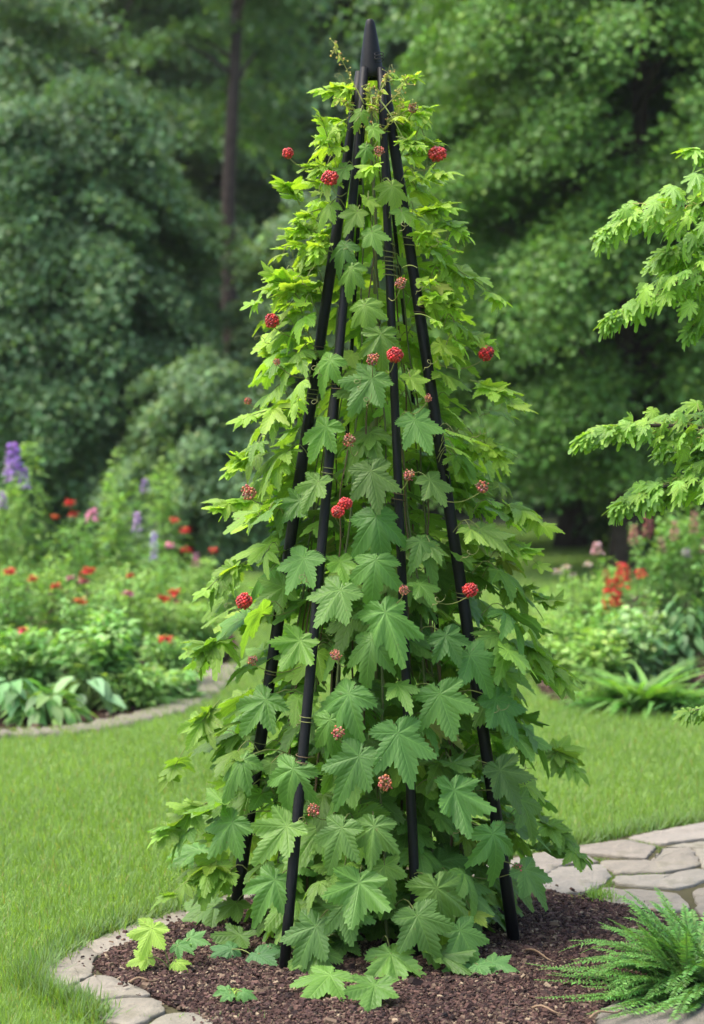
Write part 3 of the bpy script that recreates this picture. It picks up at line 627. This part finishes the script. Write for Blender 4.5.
# twigs and dry leaves in mulch
for (x0, y0, x1, y1), lb in [((590, 1018, 622, 1008), 'thin pale twig lying on the mulch near the bottom right stone'), ((532, 1008, 566, 1012), 'short brown twig on the mulch at the bottom centre right'), ((130, 982, 158, 978), 'small twig on mulch beside the left flagstones'), ((526, 950, 556, 960), 'dry curled twig on mulch at the right foot of the vine')]:
    a, b_ = G(x0, y0, .03), G(x1, y1, .03); f = np.linspace(0, 1, 8)[:, None]; q = a*(1-f)+b_*f; q[:, 2] += .006*np.sin(f[:, 0]*5); q[:, 1] += .008*np.sin(f[:, 0]*7)
    tag(MB().tube(q, np.linspace(.0035, .0015, 8), 6, (.26, .17, .10)).build('twig', M_stem), lb, 'twig', 'twigs on the mulch')
# fern
fc = G(702, 996, 0); fern = thing('fern', 'bright green feathery fern clump at the right edge of the mulch bed', 'fern', fc)
nf = 120
for i in range(nf):
    az = rng.uniform(0, 2*math.pi) if i > 60 else R(95+i*2.4); L = rng.uniform(.22, .45); up = rng.uniform(.25, 1.0) if i % 4 else rng.uniform(1.0, 2.0)
    d = np.array([math.cos(az), math.sin(az)*.8, up]); d /= np.linalg.norm(d); n = 46; f = np.linspace(0, 1, n)
    c = fc+rng.normal(0, .025, 3)*[1, 1, 0]+d*L*f[:, None]+np.array([0, 0, -1])*(f**2.2)[:, None]*L*rng.uniform(.15, .6)*(.3+np.hypot(d[0], d[1])); c[:, 2] = np.maximum(c[:, 2], .012+.02*f)
    mb = MB().tube(c, np.linspace(.0018, .0006, n), 4, (.15, .26, .07)); tg = np.gradient(c, axis=0); tg /= np.linalg.norm(tg, axis=1)[:, None]; sd_ = np.cross(tg, [0, 0, 1]); sd_ /= np.linalg.norm(sd_, axis=1)[:, None]+1e-6; up_ = np.cross(sd_, tg)
    pl = .021*np.clip(np.sin(np.pi*np.clip(f*.93+.05, 0, 1))**.6, .12, 1)
    for sg in (-1, 1):
        tip = sd_*sg+tg*.45+up_*.25+rng.normal(0, .12, (n, 3)); mb.inst(LANCE, frames(tip, up_+rng.normal(0, .25, (n, 3)), pl, np.full(n, 1.25)), c, jcol((.085, .195, .045), n, .16)*(1+.6*f[:, None]))
        tip2 = sd_*sg*.7+tg*.6+up_*.75+rng.normal(0, .15, (n, 3)); mb.inst(LANCE, frames(tip2, up_, pl*.6, np.full(n, 1.3)), c, jcol((.12, .25, .06), n, .16))
    mb.build('frond', M_leaf, fern)
# ================================================================== MAPLE REACHING IN FROM THE RIGHT
mt_ = thing('japanese_maple', 'small lime green cut-leaf maple reaching in from the right edge', 'tree', (1.75, 5.55, 0))
z = np.linspace(0, 2.6, 16); MB().tube(np.column_stack([1.75+.05*np.sin(z*2), 5.55+.03*np.cos(z*3), z]), np.linspace(.045, .018, 16), 10).build('trunk', M_bark, mt_)
mf = MB()
def mbranch(pts_px, Y, nl, s_, spread, y=1.0):
    q = [P(x, yy, Y+dy) for x, yy, dy in pts_px]; end = q[0]; q = np.array([[1.75, 5.55, max(.25, q[0][2]-.25)]]+q); k = np.linspace(0, len(q)-1, 24); c = np.column_stack([np.interp(k, range(len(q)), q[:, i]) for i in range(3)])
    for _ in range(3): c[1:-1] = (c[:-2]+c[1:-1]*2+c[2:])/4
    MB().tube(c, np.linspace(.014, .0018, 24), 7, (.2, .16, .09)).build('branch', M_bark, mt_)
    u = rng.uniform(5, 23, nl); u[:max(3, nl//12)] = 23; base = np.column_stack([np.interp(u, range(24), c[:, i]) for i in range(3)]); dirr = c[-1]-c[-5]; dirr /= np.linalg.norm(dirr)
    taper = np.clip((23-u)/9, .08, 1)[:, None]
    pos = base+rng.normal(0, 1, (nl, 3))*np.array([spread*.8, spread*1.3, spread*.62])*taper
    tip = dirr*1.0+rng.normal(0, .5, (nl, 3))*[1, 1, .5]+[0, 0, -.28]; nr = rng.normal(0, .33, (nl, 3))+[0, -.3, 1]
    k = rng.integers(0, len(ML), nl); Mx = frames(tip, nr, s_*rng.uniform(.65, 1.2, nl)); yy = np.clip(y*rng.uniform(.4, 1.05, nl), 0, 1)[:, None]
    col = np.array([.10, .24, .06])*(1-yy)+np.array([.26, .43, .05])*yy; col *= 1+rng.normal(0, .12, (nl, 1))
    for i in range(len(ML)): mf.inst(ML[i], Mx[k == i], pos[k == i], np.clip(col[k == i], .01, .9))
    for a, b_ in zip(base[::2], pos[::2]): mf.tube(np.array([a, (a+b_)/2+[0, 0, .006], b_]), .0011, 4, (.3, .3, .1), False)
mbranch([(860, 200, .1), (760, 200, 0), (690, 205, -.05), (640, 208, -.08), (606, 232, -.1)], 5.2, 195, 0.048, .055)
mbranch([(860, 210, .1), (770, 165, .1), (720, 160, .05), (694, 150, 0)], 5.25, 65, 0.044, .035)
mbranch([(860, 300, 0), (770, 260, 0), (715, 270, -.02), (660, 290, -.05), (612, 318, -.08)], 5.2, 247, 0.046, .06, .9)
mbranch([(850, 340, .1), (760, 300, .05), (715, 300, 0), (690, 330, 0)], 5.2, 104, 0.044, .04, .6)
mbranch([(850, 480, .1), (760, 440, .05), (700, 428, 0), (640, 424, -.05), (588, 436, -.1)], 5.2, 234, 0.046, .055, .95)
mbranch([(850, 520, .1), (760, 480, .05), (715, 480, 0), (660, 486, -.02), (622, 504, -.05)], 5.15, 260, 0.046, .05, .75)
mbranch([(850, 700, .1), (770, 700, .05), (725, 705, 0), (688, 712, 0)], 5.2, 59, 0.040, .025, .9)
mbranch([(860, 260, .1), (780, 225, .1), (725, 232, .05), (668, 252, 0)], 5.25, 169, 0.048, .06, .8)
mbranch([(860, 330, .1), (780, 270, .1), (735, 262, .05), (660, 262, 0)], 5.3, 156, 0.044, .055, .8)
mbranch([(850, 500, .1), (770, 455, .1), (730, 450, .05), (668, 452, 0)], 5.25, 195, 0.044, .06, .7)
mf.build('foliage', M_maple, mt_)
# ================================================================== FLOWER BEDS
def stems_mesh(base, tips, r=.003, col=(.12, .2, .06)):
    mb = MB()
    for t_ in tips:
        f = np.linspace(0, 1, 5)[:, None]; q = base*(1-f)+t_*f; q[:, :2] = base[:2]+(t_[:2]-base[:2])*(f**1.4); mb.tube(q, np.linspace(r, r*.5, 5), 4, col, False)
    return mb
def flower_disc(p, r, col, cen=(.35, .25, .05)):
    mb = MB(); n = 44; a = rng.uniform(0, 2*math.pi, n); up = rng.uniform(-.15, 1.1, n)**1.3 if False else rng.beta(1, 1.6, n)*1.5-.15; tl = rng.normal(0, .25, 2)
    tip = np.column_stack([np.cos(a)+tl[0]*up, np.sin(a)-.25*up+tl[1]*up, up]); mb.inst(OVATE, frames(tip, np.column_stack([-np.cos(a)*up, -np.sin(a)*up, np.ones(n)]), r*rng.uniform(.6, 1.05, n)), np.tile(p, (n, 1)), jcol(col, n, .2, .08))
    d = rng.normal(0, 1, (12, 3)); d /= np.linalg.norm(d, axis=1)[:, None]; balls(mb, p+[0, 0, r*.18]+d*r*.2, np.full(12, r*.14), jcol(cen, 12)); return mb
def spike(p, h, r, col):
    mb = MB(); mb.tube(np.array([p, p+[0, 0, h]]), .003, 4, (.12, .2, .07)); n = int(150*h/.2)+10; k = rng.random(n); a = rng.uniform(0, 2*math.pi, n); rr = r*(1-k*.75)*rng.uniform(.4, 1, n)
    pos = p+np.column_stack([rr*np.cos(a), rr*np.sin(a), k*h]); tip = np.column_stack([np.cos(a), np.sin(a), rng.uniform(-.3, .5, n)]); mb.inst(OVATE, frames(tip, rng.normal(0, .3, (n, 3))+[0, 0, 1], rng.uniform(.6, 1, n)*r*.85), pos, jcol(col, n, .18, .08)); return mb
def plant(px, py, h, rad, kind, label, cat='flowering plant', flowers=(), name=None, group=None, col=(.13, .27, .07), n=None, ls=None):
    b_ = G(px, py); t = thing(name or {'spire': 'tall_perennial', 'mound': 'leafy_perennial', 'broad': 'broadleaf_plant', 'strap': 'daylily_clump'}[kind], label, cat, b_, group)
    if kind == 'strap':
        n = n or 150; az = rng.uniform(0, 2*math.pi, n); el = rng.uniform(.5, 2.2, n); tip = np.column_stack([np.cos(az), np.sin(az), el]); nr = np.column_stack([-np.cos(az)*el, -np.sin(az)*el, np.ones(n)])
        MB().inst(STRAP, frames(tip, nr, rng.uniform(.6, 1.15, n)*h, np.full(n, 1.1)), b_+np.column_stack([rng.normal(0, rad*.25, (n, 2)), np.zeros(n)]), jcol(col, n)).build('foliage', M_leaf, t)
    elif kind == 'broad':
        n = n or 46; az = rng.uniform(0, 2*math.pi, n); k = rng.uniform(.15, 1, n); pos = b_+np.column_stack([np.cos(az)*rad*.6*k, np.sin(az)*rad*.6*k, h*(1-.75*k**1.6)*rng.uniform(.7, 1, n)])
        tip = np.column_stack([np.cos(az), np.sin(az), rng.uniform(-.6, .3, n)]); nr = rng.normal(0, .25, (n, 3))+[0, 0, 1]; stems_mesh(b_, pos, .004).build('stem', M_stem, t)
        MB().inst(HOSTA, frames(tip, nr, (ls or .13)*rng.uniform(.7, 1.2, n)), pos, jcol(col, n)).build('foliage', M_leaf, t)
    else:
        ns = 14 if kind == 'mound' else 5; a = rng.uniform(0, 2*math.pi, ns); rr = rad*np.sqrt(rng.random(ns))*(.95 if kind == 'mound' else .75); top_ = h*(1-.35*(rr/rad)**2)*rng.uniform(.85, 1.0, ns)
        if kind == 'spire': top_[0] = h; rr[0] = 0
        tips = b_+np.column_stack([rr*np.cos(a), rr*np.sin(a), top_])
        stems_mesh(b_, tips).build('stem', M_stem, t); mb = MB(); per = (n or 900)//ns; 
        for tp in tips:
            k = rng.uniform(.12, 1, per); ang = rng.uniform(0, 2*math.pi, per); wd = (.16*(1-.75*k) if kind == 'mound' else .20*(1-k)**.9)+.012; ax_ = b_[:2]+(tp[:2]-b_[:2])*(k**1.4)[:, None]; rr2 = wd*rng.random(per)
            pos = np.column_stack([ax_[:, 0]+rr2*np.cos(ang), ax_[:, 1]+rr2*np.sin(ang), tp[2]*k]); tip = np.column_stack([np.cos(ang), np.sin(ang), rng.uniform(-.4, .7, per)])
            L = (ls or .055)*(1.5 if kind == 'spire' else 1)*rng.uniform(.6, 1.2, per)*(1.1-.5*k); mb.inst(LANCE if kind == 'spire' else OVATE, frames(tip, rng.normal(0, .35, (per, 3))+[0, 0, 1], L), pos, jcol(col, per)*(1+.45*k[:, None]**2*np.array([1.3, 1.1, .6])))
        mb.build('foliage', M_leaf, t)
    for fl in flowers:
        fx, fy, fr, fcol, fk = fl; p_ = P(fx, fy, b_[1]-rad*.5)
        fr *= rng.uniform(.9, 1.2); p_ = P(fx, fy, b_[1]-rad*.85)
        if fk == 'disc':
            q = flower_disc(p_, fr, fcol); stems_mesh(np.array([b_[0]*.3+p_[0]*.7, p_[1]+.04, .02]), [p_], .003).build('stem', M_stem, t)
        else: q = spike(p_-[0, 0, fk*.5], fk, fr, fcol); stems_mesh(np.array([b_[0]*.3+p_[0]*.7, p_[1]+.04, .02]), [p_-[0, 0, fk*.5]], .003).build('stem', M_stem, t)
        q.build('flower', M_petal, t)
    return t
RED, ORG, PNK, PUR, WHT, MAG = (.62, .055, .05), (.60, .10, .04), (.7, .28, .42), (.42, .24, .62), (.55, .5, .4), (.5, .12, .2)
lg, mg, bg_ = (.17, .30, .08), (.13, .265, .07), (.14, .275, .085)
# back row, left bed (tall)
plant(10, 640, 1.24, .22, 'spire', 'tall leafy perennial with a purple flower spike at the far left edge', flowers=[(13, 462, .05, PUR, .26), (24, 478, .035, PUR, .14), (3, 500, .03, PUR, .12)], col=lg, n=1000)
plant(36, 634, 1.42, .26, 'spire', 'tallest leafy perennial with pale tips just right of the purple spike', col=lg, n=1000, ls=.065)
plant(118, 630, 1.33, .24, 'spire', 'tall pale-tipped perennial left of centre in the left bed', col=lg, n=1000, ls=.065)
plant(168, 620, 1.42, .22, 'spire', 'slender tall perennial at the right end of the left bed back row', flowers=[(145, 485, .03, PUR, .10)], col=lg, n=1000, ls=.065)
plant(78, 636, 0.92, .34, 'mound', 'bushy green perennial with red flowers behind the middle of the left bed', flowers=[(70, 503, .05, RED, 'disc'), (74, 514, .045, RED, 'disc'), (55, 517, .04, ORG, 'disc')], col=mg, n=1700)
plant(150, 640, 0.73, .34, 'mound', 'leafy perennial with pale lilac spikes in the left bed', flowers=[(154, 546, .03, (.58, .5, .8), .20), (137, 522, .03, (.62, .42, .75), .13), (92, 515, .035, PNK, .08)], col=mg, n=1700)
plant(196, 630, .60, .30, 'mound', 'leafy perennial with red and pink flowers at the right end of the left bed', flowers=[(174, 521, .045, RED, 'disc'), (185, 530, .05, RED, 'disc'), (186, 550, .05, RED, 'disc'), (170, 546, .04, PNK, 'disc'), (196, 560, .03, PNK, .1), (213, 551, .04, RED, 'disc')], col=lg, n=1600)
plant(222, 620, .42, .26, 'mound', 'small leafy perennial with an orange flower beside the vine in the left bed', flowers=[(236, 575, .06, (.6, .25, .1), 'disc')], col=lg, n=1100)
plant(-40, 640, 1.06, .34, 'mound', 'bushy green perennial cut off by the left edge, back row', col=mg, n=1500)
plant(-60, 690, .6, .34, 'mound', 'bushy green perennial cut off by the left edge, front row', col=mg, n=1500)
# middle row
plant(12, 672, 0.71, .24, 'mound', 'leafy perennial with a flat red flower at the left picture edge', flowers=[(9, 572, .05, RED, 'disc'), (33, 579, .045, RED, 'disc')], col=mg, n=1300)
plant(62, 668, 0.73, .26, 'mound', 'leafy perennial with a pair of red flowers left of the pink one', flowers=[(56, 586, .045, RED, 'disc'), (88, 571, .05, RED, 'disc'), (84, 581, .04, MAG, 'disc'), (70, 578, .03, PNK, 'disc')], col=lg, n=1500)
plant(96, 676, 0.59, .24, 'mound', 'leafy perennial with a single brownish orange flower in the left bed', flowers=[(81, 602, .045, (.5, .12, .04), 'disc')], col=bg_, n=1300)
plant(128, 668, 0.68, .26, 'mound', 'leafy perennial with a pink and white flower in the left bed', flowers=[(129, 594, .055, (.75, .3, .45), 'disc'), (130, 576, .035, RED, 'disc')], col=lg, n=1400)
plant(168, 664, .50, .28, 'mound', 'leafy perennial with two red flowers near the right end of the left bed', flowers=[(164, 599, .05, RED, 'disc'), (174, 593, .05, RED, 'disc'), (177, 601, .03, MAG, 'disc')], col=lg, n=1400)
plant(206, 660, 0.42, .26, 'mound', 'low light green perennial at the right corner of the left bed', col=lg, n=1100)
plant(165, 686, .32, .22, 'mound', 'low green perennial with a red flower above the stone kerb', flowers=[(165, 639, .05, RED, 'disc')], col=bg_, n=1100)
# front row
plant(100, 706, .56, .26, 'mound', 'dense rounded green plant in the middle front of the left bed', col=bg_, n=1300, ls=.095)
plant(88, 712, .26, .22, 'broad', 'broad pale-leaved plant at the front centre of the left bed', 'plant', col=(.17, .30, .14), n=24, ls=.15)
plant(135, 708, .27, .22, 'mound', 'low leafy green plant left of the kerb bend', col=lg, n=900, ls=.07)
plant(168, 700, .20, .18, 'mound', 'small ragged green plant beside the kerb bend', 'plant', col=bg_, n=600, ls=.08)
plant(25, 702, .45, .24, 'mound', 'leafy plant with a small pink red flower at the left edge', flowers=[(23, 630, .035, (.6, .1, .12), 'disc')], col=bg_, n=1200, ls=.09)
plant(14, 722, .24, .26, 'broad', 'low broadleaf plant at the bottom left of the left bed', 'plant', col=(.13, .27, .09), n=60, ls=.12)
plant(50, 724, .20, .22, 'broad', 'low bright broadleaf rosette overhanging the stone kerb', 'plant', col=(.18, .33, .10), n=46, ls=.12)
# right bed
plant(618, 668, 0.72, .26, 'mound', 'leafy perennial with tall scarlet flower spikes in the right bed', flowers=[(612, 592, .05, RED, .16), (622, 575, .045, RED, .15), (606, 607, .03, (.6, .14, .03), .07), (616, 598, .03, ORG, .08), (640, 573, .03, RED, .05), (606, 575, .022, RED, .08)], col=mg, n=1600)
plant(574, 668, 0.66, .26, 'mound', 'leafy perennial with creamy white flowers at the left of the right bed', flowers=[(558, 572, .035, WHT, 'disc'), (566, 568, .035, WHT, 'disc'), (572, 575, .03, WHT, 'disc'), (588, 565, .03, WHT, 'disc'), (598, 548, .03, (.55, .35, .35), .07)], col=lg, n=1500)
plant(660, 652, 1.04, .30, 'mound', 'tall leafy perennial with dusty pink plumes in the right bed', flowers=[(648, 525, .03, (.42, .16, .16), .14), (634, 535, .028, (.42, .18, .16), .12), (662, 545, .025, (.42, .2, .2), .1), (675, 530, .025, (.42, .18, .18), .12)], col=mg, n=1900)
plant(700, 650, 1.10, .30, 'mound', 'tall leafy perennial with pink plumes at the right picture edge', flowers=[(694, 522, .03, (.42, .16, .18), .14), (686, 552, .03, (.5, .42, .5), .06), (704, 545, .025, (.42, .2, .2), .1)], col=mg, n=1900)
plant(552, 680, 0.43, .22, 'mound', 'low rounded light green plant at the left end of the right bed', 'plant', col=lg, n=1300)
plant(592, 694, 0.39, .24, 'mound', 'low mounded pale green plant beside the strappy clump', 'plant', col=lg, n=1400, ls=.07)
plant(640, 690, 0.51, .22, 'mound', 'plant with whitish green leaves in the middle of the right bed', 'plant', col=(.17, .29, .13), n=900, ls=.09)
plant(684, 688, 0.57, .26, 'broad', 'dark broadleaf plant in the right part of the right bed', 'plant', col=(.11, .23, .075), n=170, ls=.085)
plant(640, 711, .40, .22, 'strap', 'strappy arching green clump at the front of the right bed', 'plant', col=(.15, .31, .07), n=150)
plant(598, 707, .20, .18, 'strap', 'small grassy clump left of the large strappy clump', 'plant', col=(.16, .31, .08), n=100)
plant(690, 713, .28, .22, 'strap', 'grassy clump under the broad dark leaves at the right picture edge', 'plant', col=(.11, .25, .07), n=120)
plant(750, 670, 1.01, .35, 'mound', 'bushy perennial cut off by the right edge of the picture', col=mg, n=1500)
plant(600, 676, .52, .26, 'mound', 'leafy green perennial under the scarlet flower spikes in the right bed', 'plant', col=mg, n=1500, ls=.06)
# ================================================================== TREES
def tree(name, label, px, D, height, rad, base, npads, per, col, lsz, trunk_r, crown0, group='trees at the edge of the wood', lean=0, pad=.75, shape='round', trunk_top=.95, limbs=40, droop=.35, hcol=(.9, .5, .2), flat=.3, fine=1.0, gap=None):
    b_ = np.array([(px-352)/FPX*D, D, base]); t = thing(name, label, 'tree' if name != 'shrub' else 'shrub', b_, group)
    z = np.linspace(0, height*trunk_top, 22); wob = .12*np.sin(z*.7+px)*min(1, rad/3); MB().tube(np.column_stack([b_[0]+wob+lean*z, b_[1]+wob*.5, b_[2]+z]), trunk_r*(1-.85*(z/z[-1])**1.1)+trunk_r*.5*np.exp(-z*3), 12).build('trunk', M_bark, t)
    k = rng.random(npads); zc = crown0+(height-crown0)*k
    if shape == 'round': pr = np.sqrt(np.clip(1-(2*k*.92-.75)**2/1.55, .02, 1))
    elif shape == 'cone': pr = (1-k)**.75+.05
    else: pr = np.clip(1-.5*np.abs(k-.4)*1.4, .3, 1)
    az = rng.uniform(0, 2*math.pi, npads); rr = rad*pr*np.sqrt(rng.uniform(.18, 1, npads))
    rr = rr*(1+.20*np.sin(az*4+zc*2.1+px)+.14*np.sin(az*7-zc*3.3)); zc = zc+.05*height*np.sin(az*5+px)*k
    if gap is not None:   # a natural opening in front of part of the trunk
        for z0_, z1_ in gap:
            s_ = (zc > z0_-.25) & (zc < z1_+.25) & (np.sin(az) < .2) & (np.abs(rr*np.cos(az)) < .38); az = np.where(s_, -az, az); rr = np.where(s_, rr*1.0+.5, rr)
    c = b_+np.column_stack([lean*zc+rr*np.cos(az), rr*np.sin(az), zc])
    lm = MB()
    for i in rng.choice(npads, min(limbs, npads), replace=False):
        z0 = zc[i]-rr[i]*.55; z0 = max(z0, crown0*.6); a = b_+[lean*z0, 0, z0]; f = np.linspace(0, 1, 7)[:, None]; q = a*(1-f)+c[i]*f; q[:, 2] += rr[i]*.08*np.sin(np.pi*f[:, 0]); lm.tube(q, trunk_r*np.linspace(.28, .06, 7), 6)
    lm.build('limbs', M_bark, t)
    per = int(per*fine); lsz = lsz/fine**.5; m = npads*per; ci = np.repeat(np.arange(npads), per); pd = pad*rng.uniform(.6, 1.35, npads)
    d = rng.normal(0, 1, (m, 3)); d /= np.linalg.norm(d, axis=1)[:, None]; d *= (rng.random(m)**.45)[:, None]; 
    ox, oy = np.cos(az)[ci], np.sin(az)[ci]; loc = d*pd[ci][:, None]*[1, 1, flat*.8]; ra_ = loc[:, 0]*ox+loc[:, 1]*oy; loc[:, 0] += ra_*.45*ox; loc[:, 1] += ra_*.45*oy; loc[:, 2] += rng.normal(0, .05, m)
    loc[:, 2] -= droop*(loc[:, 0]*ox+loc[:, 1]*oy)+.12*(loc[:, 0]**2+loc[:, 1]**2)/np.maximum(pd[ci], .1)
    pos = c[ci]+loc; L = lsz*rng.uniform(.6, 1.35, m); tip = np.column_stack([ox*.5, oy*.5, np.full(m, -.35)])+rng.normal(0, .55, (m, 3)); nr = rng.normal(0, .5, (m, 3))+np.column_stack([ox*.35, oy*.35, np.ones(m)])
    pc = (1+rng.normal(0, .10, npads))[ci][:, None]; cc = jcol(col, m, .15, .06)*pc
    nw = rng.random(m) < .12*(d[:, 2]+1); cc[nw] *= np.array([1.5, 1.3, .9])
    MB().inst(DIA, frames(tip, nr, L, np.full(m, 1.25)), pos, np.clip(cc, .005, .6)).build('crown', M_tree, t); return t
BLG, YLG, DKG = (.065, .125, .052), (.085, .165, .03), (.035, .08, .028)
tree('deciduous_tree', 'large bluish green rounded tree at the left', 68, 24, 5.4, 1.6, 0, 430, 220, (.086, .168, .076), .095, .16, .3, pad=.4, droop=.6, fine=2.0)
tree('deciduous_tree', 'bluish green tree cut off by the left edge behind the rounded tree', -50, 28, 8.0, 2.6, 0, 170, 330, (.085, .16, .07), .12, .16, .3, pad=.8, fine=1.6)
tree('shrub', 'rounded grey green shrub between the left tree and the vine', 218, 22, 2.25, .85, 0, 190, 240, (.12, .21, .10), .075, .05, .15, group='shrubs before the wood', pad=.24, limbs=10, fine=1.6)
tree('deciduous_tree', 'greyish young tree rising behind the rounded grey green shrub', 300, 25, 4.2, .8, 0, 110, 260, (.12, .21, .10), .08, .06, .4, pad=.3, limbs=16, fine=1.5)
tree('deciduous_tree', 'big light green tree with a dark trunk on the right', 632, 21, 9.6, 2.25, 0, 820, 210, (.088, .19, .038), .09, .15, 1.15, pad=.42, shape='col', droop=.6, trunk_top=.97, limbs=90, fine=2.0, gap=[(5.0, 6.6), (1.6, 2.9)])
tree('deciduous_tree', 'dark green tree on the right with a bare lower trunk', 577, 26.5, 8.5, 2.6, 0, 170, 380, (.065, .14, .05), .12, .17, 1.25, pad=.8, shape='col', fine=1.4)
tree('deciduous_tree', 'green tree cut off by the right edge', 775, 24, 9, 2.4, 0, 180, 380, (.062, .135, .042), .12, .17, .9, pad=.75, shape='col', fine=1.4)
tree('shrub', 'low dark green shrub under the trees at the right', 680, 27, 2.6, 1.7, 0, 70, 360, (.06, .13, .045), .11, .05, .2, group='shrubs before the wood', pad=.55, limbs=8)
tree('conifer', 'tall slender forest tree with a bare straight trunk left of the vine', 234, 31, 14.5, 2.0, 0, 60, 300, (.085, .17, .065), .12, .155, 6.6, pad=.8, shape='col', limbs=36, gap=[(6.0, 12)])
tree('forest_tree', 'dark forest tree behind the top of the vine', 340, 40, 15, 3.0, 0, 170, 330, (.085, .165, .07), .16, .2, 1.2, pad=1.1, shape='col', fine=1.3)
tree('forest_tree', 'dark forest tree at the top left behind the rounded tree', 110, 38, 14, 2.8, 0, 170, 330, (.095, .18, .078), .13, .2, 1.4, pad=1.0, shape='col', fine=1.3)
ft = tree('forest_tree', 'dark forest tree behind the right trees', 500, 42, 16, 3.2, 0, 190, 330, (.072, .15, .06), .15, .2, 1.0, pad=1.15, shape='col', fine=1.2)
for i, (px, D, s_, lb) in enumerate([(-60, 43, 1.05, 'dark forest tree beyond the left picture edge tree'), (60, 47, 1.1, 'far forest tree second from the left behind the rounded tree'), (190, 46, 1.0, 'far forest tree behind the bare straight trunk'), (270, 50, 1.15, 'far forest tree right of the bare straight trunk'),
                          (400, 49, 1.1, 'far forest tree seen just right of the obelisk tip'), (610, 46, 1.05, 'far forest tree behind the big light green tree'), (700, 44, 1.0, 'far forest tree at the right edge behind the light green tree'), (830, 46, 1.1, 'far forest tree beyond the right edge')]):
    copy_tree(ft, ((px-352)/FPX*D, D, 0), lb, i*1.3, (s_, s_, s_*.97))
# wood on the hill behind, one mass
n = 150000; x = rng.uniform(-32, 32, n); y = rng.uniform(52, 66, n); cl = np.sin(x*.9)*np.cos(y*.8)+.6*np.sin(x*2.1+y); zz = rng.uniform(0, 1, n)**.8*(17+2.5*cl)+np.clip((y-58)/40, 0, 1)**1.3*26
MB().inst(DIA, frames(rng.normal(0, 1, (n, 3)), rng.normal(0, .5, (n, 3))+[0, -.3, 1], rng.uniform(.25, .5, n), np.full(n, 1.3)), np.column_stack([x, y, zz]), jcol((.04, .085, .034), n)*(1+.25*cl[:, None])).build('far_woodland', M_tree, kind='stuff')

# ================================================================== HAZE
V = np.array([[x, y, z] for z in (-1, 52) for y in (-30, 170) for x in (-100, 100)], float)
m, t, b, out = newmat('haze_air'); t.nodes.remove(b); pv = N(t, 'ShaderNodeVolumePrincipled'); pv.inputs['Color'].default_value = (.86, .92, .90, 1); pv.inputs['Density'].default_value = .0004; pv.inputs['Anisotropy'].default_value = .2
t.links.new(pv.outputs[0], out.inputs['Volume'])
MB().add(V, [[0, 2, 3, 1], [4, 5, 7, 6], [0, 1, 5, 4], [2, 6, 7, 3], [0, 4, 6, 2], [1, 3, 7, 5]]).build('haze', m, smooth=False, kind='stuff')
